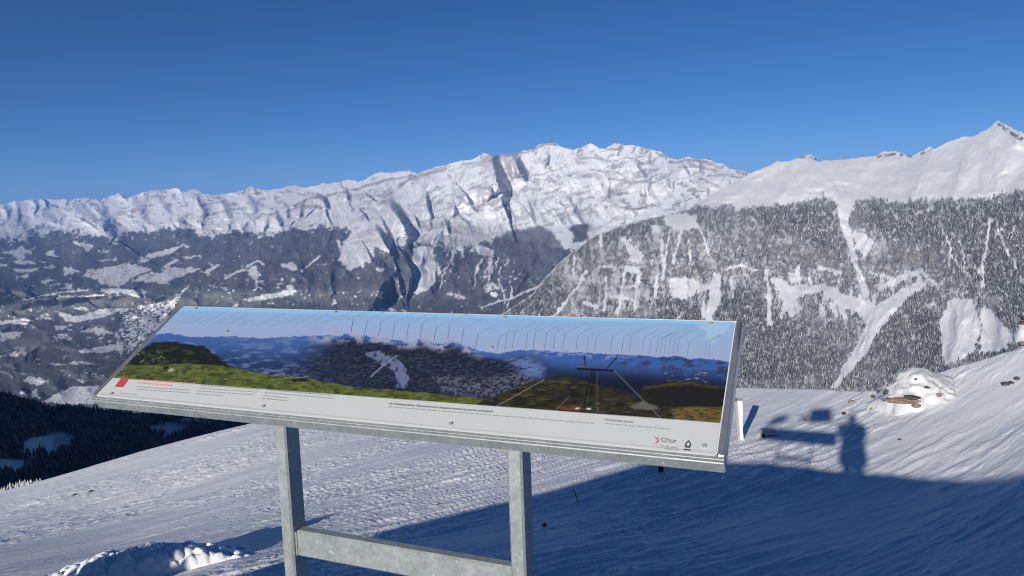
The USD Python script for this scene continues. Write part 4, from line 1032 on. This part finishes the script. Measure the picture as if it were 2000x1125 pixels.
for px, py in [(219, 770), (515, 795), (881, 829), (1398 - 22, 872), (383, 604), (655, 611), (986, 621), (1389, 633), (444, 649), (960, 680), (1343, 700)][:10]:
    u, v = board_uv(px, py)
    c = trimesh.creation.cylinder(radius=0.0045, height=0.005, sections=12)
    c.apply_translation([float(u), float(v), 0.004])
    d = trimesh.creation.cylinder(radius=0.0058, height=0.0016, sections=14)
    d.apply_translation([float(u), float(v), 0.0020])
    sign.part("screw", to_board(trimesh.util.concatenate([c, d])), steel)
# posts and crossbar
PW, PD = 0.046, 0.072
frame_rot = np.eye(4)
frame_rot[:3, 0], frame_rot[:3, 1], frame_rot[:3, 2] = ba, b0, [0, 0, 1]


def upright(x0, x1, y0, y1, z0, z1, r=0.004):
    """A box in the sign's own horizontal axes (x along the board, y away from the viewer), placed from the board's middle."""
    mm = bevel_box([x0, y0, z0], [x1, y1, z1], r)
    T = frame_rot.copy()
    T[:3, 3] = [BC[0], BC[1], 0]
    mm.apply_transform(T)
    return mm


yf = -0.1 * BH * math.cos(TILT)
for ue in (-0.3562, 0.4567):
    foot = BC + ba * (ue - PW / 2) + b0 * (yf + PD / 2)
    z0 = float(ground_z(np.array([foot[0]]), np.array([foot[1]]))[0]) - 0.35
    zt = BC[2] + math.tan(TILT) * yf - 0.030
    sign.part("post", upright(ue - PW, ue, yf, yf + PD, z0, zt, 0.006), galv)
d1, d2 = ray(578, 1036), ray(578, 1086)
pl = BC + b0 * (yf + 0.016)
z1, z2 = (float((d * ((pl @ b0) / (d @ b0)))[2]) for d in (d1, d2))
sign.part("crossbar", upright(-0.3562, 0.4567 - PW, yf + 0.016, yf + 0.056, z2, z1, 0.006), galv)
for ue, sgn in ((-0.3562, 1), (0.4567 - PW, -1)):
    xw0, xw1 = (ue - 0.0005, ue + 0.006) if sgn > 0 else (ue - 0.006, ue + 0.0005)
    sign.part("weld", upright(xw0, xw1, yf + 0.012, yf + 0.016, z2 + 0.004, z1 - 0.004, 0.001), galv)

# ================================================================ THINGS ON THE SNOW
snow_plain = plain("packed_snow", (0.55, 0.555, 0.57), 0.6, var=0.03, scale=5.0, spec=0.3, bump=0.004)


def lump(size, seed, rough=0.35, sub=2, scale=1.6):
    mm = trimesh.creation.icosphere(sub)
    v = mm.vertices
    n = meshkit.fbm(v * scale + seed * 3.7, 3, seed)[:, None] - 0.5
    return trimesh.Trimesh(v * (1 + 2 * rough * n) * np.asarray(size), mm.faces, process=False)


def moved(mm, p):
    mm = mm.copy()
    mm.apply_translation(p)
    return mm


def frame_at(p):
    """Unit vectors across the line of sight, along it on the level, and up."""
    f = np.array([p[0], p[1], 0.0]); f /= np.linalg.norm(f)
    return np.array([f[1], -f[0], 0]), f, np.array([0, 0, 1.0])


# the heap of lumps itself (its shape is worked out with the ground above)
g = grid(numbered("/World", "snow_bank"), Wp, snow_mat)
tag(g, "heap of thrown-up snow lumps in the lower left corner", "snow bank")

# snow-covered boulder on the right skyline
q0 = on_ground(1798, 776)
ex, ey, ez = frame_at(q0)
k = np.linalg.norm(q0) / F
boulder = Thing("boulder", q0, "snow-plastered boulder with bare brown stone on the snow slope's right skyline", "boulder")
body = trimesh.creation.icosphere(4)
v = np.array(body.vertices)
n = meshkit.fbm(v * 1.7 + 5.1, 4, 411)[:, None] - 0.5
n_small = meshkit.fbm(v * 5.5 + 2.1, 3, 413)[:, None] - 0.5
v = v * (1 + 0.65 * n + 0.27 * n_small)
v = np.sign(v) * np.abs(v) ** np.array([1, 1, 0.8])
hump = 1 + 0.12 * np.exp(-((v[:, 0] + 0.15) / 0.4) ** 2) * np.clip(v[:, 2], 0, 1)
sk = 1 + 0.3 * smooth(0.35, -0.25, v[:, 2])
loc = np.c_[v[:, 0] * 60 * k * sk, v[:, 1] * 66 * k * sk, v[:, 2] * 46 * k * hump - 6 * k - 14 * k * smooth(0.2, -0.4, v[:, 2])]
body = trimesh.Trimesh(q0 + loc[:, :1] * ex + loc[:, 1:2] * ey + loc[:, 2:] * ez, body.faces, process=False)
boulder.part("snow_cover", body, snow_plain, smooth=True)


def on_mesh(mesh, px, py):
    d = ray(px, py)
    vv = np.asarray(mesh.vertices)
    t_ = vv @ d
    off = np.linalg.norm(vv - t_[:, None] * d, axis=1)
    c = np.where(off < off.min() + 8 * k)[0]
    return vv[c[np.argmin(t_[c] + off[c] * 2)]]


for i, (px, py, w_, h_, dp, mm_, lab) in enumerate([(1763, 782, 25, 5, 10, stone_mat, "flat brown stone low on the front"), (1779, 776, 12, 3.5, 9, dark_stone, "dark undercut above the brown stone"), (1789, 738, 2, 1.8, 3, dark_stone, None), (1812, 755, 4.5, 2.4, 4, dark_stone, None), (1833, 772, 5, 3.5, 4, stone_mat, None), (1789, 789, 7, 4, 5, stone_mat, None), (1722, 761, 5, 4, 5, dark_stone, None)]):
    p = on_mesh(body, px, py)
    s = lump([w_ * k, dp * k, h_ * k], 420 + i, 0.45)
    vv = np.asarray(s.vertices)
    s = trimesh.Trimesh(p + vv[:, :1] * ex + vv[:, 1:2] * ey + vv[:, 2:] * ez, s.faces, process=False)
    boulder.part("stone", s, mm_, label=lab)

# cairn at the right edge
q0 = on_ground(2000, 676)
ex, ey, ez = frame_at(q0)
k = np.linalg.norm(q0) / F
cairn = Thing("cairn", q0, "snow-crusted stone cairn on the slope's crest, cut by the right picture edge", "cairn")


def put(part, thing, x, z, size, seed, mat_, y=0.0, rough=0.35, label=None, smooth_=False):
    s = lump([size[0] * k, size[1] * k, size[2] * k], seed, rough)
    vv = np.asarray(s.vertices) + np.array([x * k, y * k, z * k])
    thing.part(part, trimesh.Trimesh(q0 + vv[:, :1] * ex + vv[:, 1:2] * ey + vv[:, 2:] * ez, s.faces, process=False), mat_, smooth=smooth_, label=label)


put("snow_crust", cairn, 4, 14, (18, 14, 18), 431, snow_plain, smooth_=True)
put("snow_crust", cairn, 5, 31, (14, 12, 10), 432, snow_plain, smooth_=True)
put("snow_crust", cairn, 4, 52, (9, 9, 5), 433, snow_plain, smooth_=True)
put("stone", cairn, 3, 45, (9, 9, 4), 434, dark_stone)
put("stone", cairn, 0, 37.5, (9, 9, 3.2), 435, plain("red_brown_stone", (0.16, 0.07, 0.05), 0.85, var=0.3, scale=9.0, bump=0.01), y=-3, label="red-brown stone")
put("stone", cairn, 0, 6, (8, 8, 4), 436, stone_mat, y=-10)

# wooden stake, rimed on one side
q0 = on_ground(1446, 858)
ex, ey, ez = frame_at(q0)
k = np.linalg.norm(q0) / F
stake = Thing("wooden_stake", q0, "leaning wooden stake plastered with rime, just right of the panorama board", "stake")
lean = np.array([-5.0, 0, 72.0])


def slab(x0, x1, w0, w1, y0, y1, z0, z1, seed=None, n=8):
    """A tapering slab, leaning like the stake, in photograph pixels at its distance."""
    V = []
    for z in np.linspace(z0, z1, n):
        t = (z - z0) / (z1 - z0)
        a = x0 + (w0 - x0) * t
        b = x1 + (w1 - x1) * t
        j = 0 if seed is None else (meshkit.noise(np.array([z * 0.16, seed, 0.5])) - 0.5) * 3
        for x, y in ((a, y0), (b + j, y0), (b + j, y1), (a, y1)):
            V.append((x + lean[0] * z / 72, y, z))
    V = np.array(V) * k
    F_ = []
    for i in range(n - 1):
        for s in range(4):
            a, b = 4 * i + s, 4 * i + (s + 1) % 4
            F_ += [(a, b, b + 4), (a, b + 4, a + 4)]
    F_ += [(0, 2, 1), (0, 3, 2), (4 * n - 4, 4 * n - 3, 4 * n - 2), (4 * n - 4, 4 * n - 2, 4 * n - 1)]
    return trimesh.Trimesh(q0 + V[:, :1] * ex + V[:, 1:2] * ey + V[:, 2:] * ez, F_, process=False)


stake.part("plank", slab(-4, 0, -4, 0, -4, 20, -14, 72), wood)
stake.part("rime", slab(0.1, 4.5, 0.1, 9.5, -3.4, 16, -10, 73, seed=3.3), snow_plain)

# stones that poke through the snow
STONE_LABELS = ["dark stone left of the boulder, just above the standing person's shadow", "brown stone on the snow up the slope from the person's shadow", "small brown stone close below the boulder's left foot", "dark stone against the boulder's left foot", "tiny dark stone alone in the lit snow right of the person's shadow", "tiny dark stone just below the square panel's shadow",
                "left stone of the dark trio on the snow right of the boulder", "middle stone of the dark trio on the snow right of the boulder", "uppermost stone of the dark trio on the snow right of the boulder", "left one of two dark specks of stone on the left-hand snow", "right one of two dark specks of stone on the left-hand snow", "dark stone at the boulder's upper left side"]
for i, (px, py, w_, h_, mat_) in enumerate([(1648, 809, 4, 4, dark_stone), (1663, 786, 6, 4, stone_mat), (1702, 800, 3, 4, stone_mat), (1706, 776, 4, 4, dark_stone), (1757, 859, 3, 2, dark_stone), (1572, 821, 2.5, 2, dark_stone), (1965, 751, 6, 5, dark_stone), (1974, 748, 5, 3, dark_stone), (1987, 741, 4, 4, dark_stone), (145, 967, 4, 2, dark_stone), (178, 960, 4, 2, dark_stone), (1717, 766, 4, 4, dark_stone)]):
    q0 = on_ground(px, py)
    ex, ey, ez = frame_at(q0)
    k = np.linalg.norm(q0) / F
    s = lump([w_ * k, w_ * k, h_ * k], 450 + i, 0.45)
    vv = np.asarray(s.vertices)
    g = usdkit.mesh(stage, numbered("/World", "stone"), (q0 + vv[:, :1] * ex + vv[:, 1:2] * ey + vv[:, 2:] * ez, s.faces), mat_)
    tag(g, STONE_LABELS[i], "stone", "stones poking out of the right-hand snow slope" if px > 1000 else "stones on the left-hand snow slope")
q0 = on_ground(1500, 850)
ex, ey, ez = frame_at(q0)
k = np.linalg.norm(q0) / F
rock_t = Thing("snowy_stone", q0, "half-buried stone under snow at the foot of the rimed stake", "stone")
for nm, x, z, size, mat_ in (("snow_cover", 0, 3, (19, 16, 9), snow_plain), ("stone", -8, 3, (4, 4, 4), dark_stone), ("stone", 8, 3, (9, 5, 2.5), stone_mat)):
    put(nm, rock_t, x, z, size, 470 + int(x), mat_, y=-14 if nm == "stone" else 0, smooth_=nm != "stone")

# dark marker under the board's right end, a bent stick and a small clod in the shade
q0 = on_ground(1291, 921)
ex, ey, ez = frame_at(q0)
k = np.linalg.norm(q0) / F
mk = Thing("marker_post", q0, "short black marker post with a snow cap in the shaded snow below the board", "post")
T = np.eye(4); T[:3, 0], T[:3, 1], T[:3, 2], T[:3, 3] = ex, ey, ez, q0
mm = bevel_box([-4.5 * k, -4 * k, -12 * k], [4.5 * k, 4 * k, 20 * k], 1.0 * k)
mm.apply_transform(T)
mk.part("post", mm, rubber)
mm = lump([5 * k, 5 * k, 2.4 * k], 481)
mm.apply_translation([1.5 * k, 0, 21 * k]); mm.apply_transform(T)
mk.part("snow_cap", mm, snow_plain, smooth=True)
q0 = on_ground(1129, 983)
ex, ey, ez = frame_at(q0)
k = np.linalg.norm(q0) / F
pts = np.array([[1, 0, -4], [0, 0, 4], [-4, 0, 16], [-7, 0, 24], [-12, 0, 24]]) * k
pts = q0 + pts[:, :1] * ex + pts[:, 1:2] * ey + pts[:, 2:] * ez
parts_ = []
for a, b in zip(pts[:-1], pts[1:]):
    parts_.append(trimesh.creation.cylinder(radius=0.9 * k, segment=[a, b], sections=7))
g = usdkit.mesh(stage, "/World/bent_stick", trimesh.util.concatenate(parts_), bark)
tag(g, "thin bent stick standing in the shaded snow", "stick")
q0 = on_ground(1064, 1028)
ex, ey, ez = frame_at(q0)
k = np.linalg.norm(q0) / F
s = lump([3.4 * k, 3.4 * k, 5 * k], 483, 0.4)
g = usdkit.mesh(stage, numbered("/World", "stone"), moved(s, q0 + [0, 0, 2 * k]), dark_stone)
tag(g, "small dark stone in the shaded snow beside the board's right post", "stone")

# frosted treetops beyond the crest at the left
for i, (px, py) in enumerate([(3, 949), (8, 947), (13, 950), (19, 940), (25, 942), (31, 939), (38, 934), (43, 937), (48, 934), (54, 936), (60, 934), (66, 938), (71, 932), (78, 932), (97, 934), (122, 926), (145, 921), (-6, 953), (-14, 955), (34, 941), (57, 939), (74, 936), (15, 944)]):
    d = ray(px, py)
    dist = rng.uniform(1.12, 1.3) * np.interp(math.degrees(math.atan2(d[0], d[1])), crest_az, crest_r)
    topp = d * (dist / math.hypot(d[0], d[1]))
    gz_ = float(ground_z(topp[:1], topp[1:2])[0])
    h = topp[2] - gz_ + 0.1
    tr = Thing("frosted_spruce", [topp[0], topp[1], gz_ - 0.1], "small white-frosted spruce just beyond the edge of the snow slope at the left" if px < 90 else {97: "small lone frosted treetop nearest the frosted clump on the slope's left edge", 122: "lone frosted treetop between two others along the snow slope's left edge", 145: "lone frosted treetop farthest right and highest up the slope's left edge"}[px], "spruce", "frosted spruces along the slope's left edge")
    v, f = conifer(h, 0.30 * h + 0.15, 7, 9, 500 + i)
    v = v * [0.8, 0.8, 1]
    tr.part("crown", (v + tr.base, f), frost)
    tr.part("trunk", trimesh.creation.cylinder(radius=0.05, segment=[tr.base, tr.base + [0, 0, h * 0.5]], sections=7), bark)

# ================================================================ WHO AND WHAT STANDS BEHIND THE CAMERA (a person seen by the shadow, plus an added shadow caster)
def across(px, py, dist, s):
    """The point at distance s along the light (horizontal metres from the camera) whose shadow falls where the photograph shows (px, py), at that distance."""
    p = ray(px, py) * dist
    p = p + S * 0
    t = (p[:2] @ Lh - s) / math.hypot(L[0], L[1])
    return p - L * t


def solid(joints, bones, pitch=0.014, rounds=6):
    """One continuous body: hulls of spheres at the two ends of every bone, joined and smoothed."""
    total = None
    for a, b in bones:
        sp = []
        for j in (a, b):
            c, r = joints[j]
            sp.append(manifold3d.Manifold.sphere(r, 20).translate(list(map(float, c))))
        h = manifold3d.Manifold.batch_hull(sp)
        total = h if total is None else total + h
    total = total.refine_to_length(pitch)
    mm = total.to_mesh()
    tm = trimesh.Trimesh(mm.vert_properties[:, :3], mm.tri_verts, process=True)
    trimesh.smoothing.filter_taubin(tm, iterations=rounds)
    return tm


head_top = across(1667, 800, 20.5, -0.42)
pz = float(ground_z(np.array([head_top[0]]), np.array([head_top[1]]), False)[0])
HT = head_top[2] - pz
fx, fy = np.array([Lt[0], Lt[1], 0]), np.array([0.0, 1.0, 0.0])      # the person's right and forward
fy = np.array([Lh[0], Lh[1], 0]) * 0.75 + np.array([0, 0.25, 0]); fy /= np.linalg.norm(fy)
fx = np.array([fy[1], -fy[0], 0])
pb = np.array([head_top[0], head_top[1], pz])
u_ = HT / 1.80
WIDE = 1.06


def jp(x, y, z):
    return pb + fx * x * u_ * WIDE + fy * y * u_ + np.array([0, 0, z * u_])


person = Thing("person", pb, "person in long dark coat and knitted hat behind the viewer, left hand raised", "person")
Hd = 0.92
camz = (0.0 - pz) / u_
J = {"pelvis": (jp(0, 0, 0.95), 0.165), "waist": (jp(0, 0.0, 1.12), 0.16), "chest": (jp(0, 0.0, 1.33), 0.185), "neck": (jp(0, 0.02, 1.50), 0.07), "head": (jp(0, 0.06, 1.66), 0.10), "chin": (jp(0, 0.11, 1.59), 0.062)}
for s_, nm in ((-1, "l"), (1, "r")):
    J |= {nm + "hip": (jp(0.10 * s_, 0, 0.92), 0.125), nm + "knee": (jp(0.12 * s_, 0.03, 0.50), 0.078), nm + "ankle": (jp(0.13 * s_, -0.01, 0.10), 0.06), nm + "toe": (jp(0.16 * s_, 0.17, 0.05), 0.05), nm + "heel": (jp(0.13 * s_, -0.06, 0.05), 0.05),
          nm + "sho": (jp(0.20 * s_, 0, 1.37), 0.085), nm + "elb": (jp(0.25 * s_, 0.02, 1.14), 0.068), nm + "wri": (jp(0.085 * s_, 0.24, 1.00), 0.042), nm + "palm": (jp(0.055 * s_, 0.30, 0.985), 0.036)}
    for fi, (dx, dz, ln) in enumerate([(0.0, 0.030, 0.075), (0.0, 0.010, 0.082), (0.0, -0.010, 0.078), (0.0, -0.030, 0.064)]):
        J |= {f"{nm}k{fi}": (jp((0.055) * s_, 0.325, 0.985 + dz), 0.0115), f"{nm}m{fi}": (jp(0.045 * s_, 0.325 + ln * 0.45, 0.985 + dz), 0.010), f"{nm}f{fi}": (jp(0.020 * s_, 0.325 + ln * 0.62, 0.982 + dz), 0.009)}
    J |= {nm + "th0": (jp(0.045 * s_, 0.285, 1.012), 0.013), nm + "th1": (jp(0.030 * s_, 0.320, 1.035), 0.011), nm + "th2": (jp(0.018 * s_, 0.345, 1.030), 0.010)}
raised = jp(-0.30, 0.20, 1.38) - J["lwri"][0]      # the left arm is held out to the side, hand up
for nm in list(J):
    if nm.startswith("l") and (nm in ("lwri", "lpalm") or nm[1:2] in "kmf" and nm[2:].isdigit() or nm.startswith("lth")):
        J[nm] = (J[nm][0] + raised, J[nm][1])
J["lelb"] = (jp(-0.28, 0.06, 1.15), 0.062)
bones = [("pelvis", "waist"), ("waist", "chest"), ("chest", "neck"), ("neck", "head"), ("head", "chin")]
for nm in "lr":
    bones += [("pelvis", nm + "hip"), (nm + "hip", nm + "knee"), (nm + "knee", nm + "ankle"), (nm + "ankle", nm + "toe"), (nm + "ankle", nm + "heel"), (nm + "heel", nm + "toe"), ("chest", nm + "sho"), (nm + "sho", nm + "elb"), (nm + "elb", nm + "wri"), (nm + "wri", nm + "palm"), (nm + "palm", nm + "th0"), (nm + "th0", nm + "th1"), (nm + "th1", nm + "th2")]
    for fi in range(4):
        bones += [(nm + "palm", f"{nm}k{fi}"), (f"{nm}k{fi}", f"{nm}m{fi}"), (f"{nm}m{fi}", f"{nm}f{fi}")]
skin = plain("skin", (0.50, 0.33, 0.26), 0.55, var=0.05)
jacket_mat = plain("jacket_cloth", (0.03, 0.04, 0.07), 0.75, var=0.2, scale=12, bump=0.004)
trouser_mat = plain("trouser_cloth", (0.025, 0.025, 0.028), 0.8, var=0.2, scale=12, bump=0.004)
hat_mat = plain("knitted_wool", (0.10, 0.02, 0.025), 0.9, var=0.2, scale=60, bump=0.003)
person.part("body", solid(J, bones), skin, smooth=True)


def sleeve(names, grow, pitch=0.02):
    K = {a: (J[a][0], J[a][1] + g_) for a, g_ in grow.items()}
    return solid(K, names, pitch, 8)


person.part("jacket", sleeve([("pelvis", "waist"), ("waist", "chest"), ("chest", "neck"), ("pelvis", "lhip"), ("pelvis", "rhip"), ("chest", "lsho"), ("lsho", "lelb"), ("lelb", "lwri"), ("chest", "rsho"), ("rsho", "relb"), ("relb", "rwri"), ("pelvis", "lknee"), ("pelvis", "rknee"), ("lhip", "lknee"), ("rhip", "rknee"), ("lknee", "rknee")],
                             {"lknee": 0.13, "rknee": 0.13, "pelvis": 0.13, "waist": 0.12, "chest": 0.055, "neck": 0.012, "lhip": 0.035, "rhip": 0.035, "lsho": 0.045, "rsho": 0.06, "lelb": 0.03, "relb": 0.03, "lwri": 0.018, "rwri": 0.018}), jacket_mat, smooth=True)
person.part("trousers", sleeve([("lhip", "lknee"), ("lknee", "lankle"), ("rhip", "rknee"), ("rknee", "rankle"), ("lhip", "rhip")], {"lhip": 0.015, "rhip": 0.015, "lknee": 0.022, "rknee": 0.022, "lankle": 0.022, "rankle": 0.022}), trouser_mat, smooth=True)
for nm in "lr":
    person.part("boot", sleeve([(nm + "ankle", nm + "toe"), (nm + "ankle", nm + "heel"), (nm + "heel", nm + "toe")], {nm + "ankle": 0.012, nm + "toe": 0.014, nm + "heel": 0.014}), rubber, smooth=True)
hat = trimesh.creation.icosphere(3, 0.118 * u_)
hat = hat.slice_plane([0, 0, -0.01], [0, 0.35, 1.0], cap=False)
hat.apply_transform(trimesh.geometry.align_vectors([0, 1, 0], fy))
person.part("hat", moved(hat, J["head"][0] + [0, 0, 0.015]), hat_mat, smooth=True)
fr, fc = J["head"][0], J["head"][1]
nose = moved(lump([0.014, 0.022, 0.024], 490, 0.1), fr + fy * (fc + 0.004) + [0, 0, -0.02])
person.part("nose", nose, skin, smooth=True)
for s_ in (-1, 1):
    person.part("eye", moved(trimesh.creation.icosphere(2, 0.013), fr + fy * (fc - 0.010) + fx * 0.034 * s_ + [0, 0, 0.008]), ink)
    person.part("ear", moved(lump([0.014, 0.022, 0.032], 491, 0.1), fr + fx * (fc + 0.002) * s_ + [0, 0, -0.015]), skin, smooth=True)
person.part("mouth", moved(lump([0.024, 0.006, 0.005], 492, 0.1), J["chin"][0] + fy * 0.066 + [0, 0, 0.018]), plain("lips", (0.35, 0.14, 0.12), 0.5))

grey_metal = plain("grey_metal", (0.30, 0.31, 0.32), 0.45, 0.4)


def trail_sign(label, panels, arms, post_px, s, dist):
    """An added post with arms that carry flat panels, there to cast shadows; each panel given by the outline of its shadow in the photograph."""
    first = across(*post_px, dist, s)
    th = Thing("trail_sign", [first[0], first[1], float(ground_z(first[:1], first[1:2], False)[0])], label, "sign")
    for pts in panels:
        c = np.array([across(x, y, dist, s) for x, y in pts])
        n = np.cross(c[1] - c[0], c[2] - c[0]); n /= np.linalg.norm(n)
        th.part("panel", trimesh.convex.convex_hull(np.concatenate([c - n * 0.012, c + n * 0.012])), grey_metal)
    back = np.array([-Lh[0], -Lh[1], 0]) * 0.03
    for a, b in arms:
        th.part("arm", trimesh.creation.cylinder(radius=0.012, segment=[across(*a, dist, s) + back, across(*b, dist, s) + back], sections=10), galv)
    th.part("pole", trimesh.creation.cylinder(radius=0.025, segment=[th.base - [0, 0, 0.3], first + [0, 0, 0.1]], sections=12), galv)


trail_sign("added grey metal post behind the viewer, its three panels and arms shaped to cast shadows", [[(1570, 786), (1621, 784), (1622, 821), (1568, 822)], [(1551, 803), (1566, 799), (1561, 815), (1551, 817)], [(1474, 828), (1494, 804), (1522, 799), (1517, 818), (1492, 827)]],
           [((1668, 804), (1553, 808)), ((1668, 816), (1480, 816))], (1668, 800), -2.6, 21.5)  # added out of view for the floating shadow patches on the snow

# ================================================================ HAZE
HAZE = 2.4e-5
haze_mat = usdkit.material(stage, MAT + "haze", {"v": ("principled_volume", {"color": (0.20, 0.43, 1.0), "density": HAZE, "anisotropy": 0.0})}, [], volume="v.volume")
top = max(PB[..., 2].max(), PA[..., 2].max(), FZ.max()) + 120
bot = min(PB[..., 2].min(), PA[..., 2].min(), PE[..., 2].min(), FZ.min(), gz.min()) - 3500
usdkit.mesh(stage, "/World/haze", trimesh.creation.box(bounds=[[-34000, -6000, bot], [34000, 46000, top]]), haze_mat)
tag(stage.GetPrimAtPath("/World/haze"), "thin blue air between the camera and the far mountains", "haze", kind="stuff")
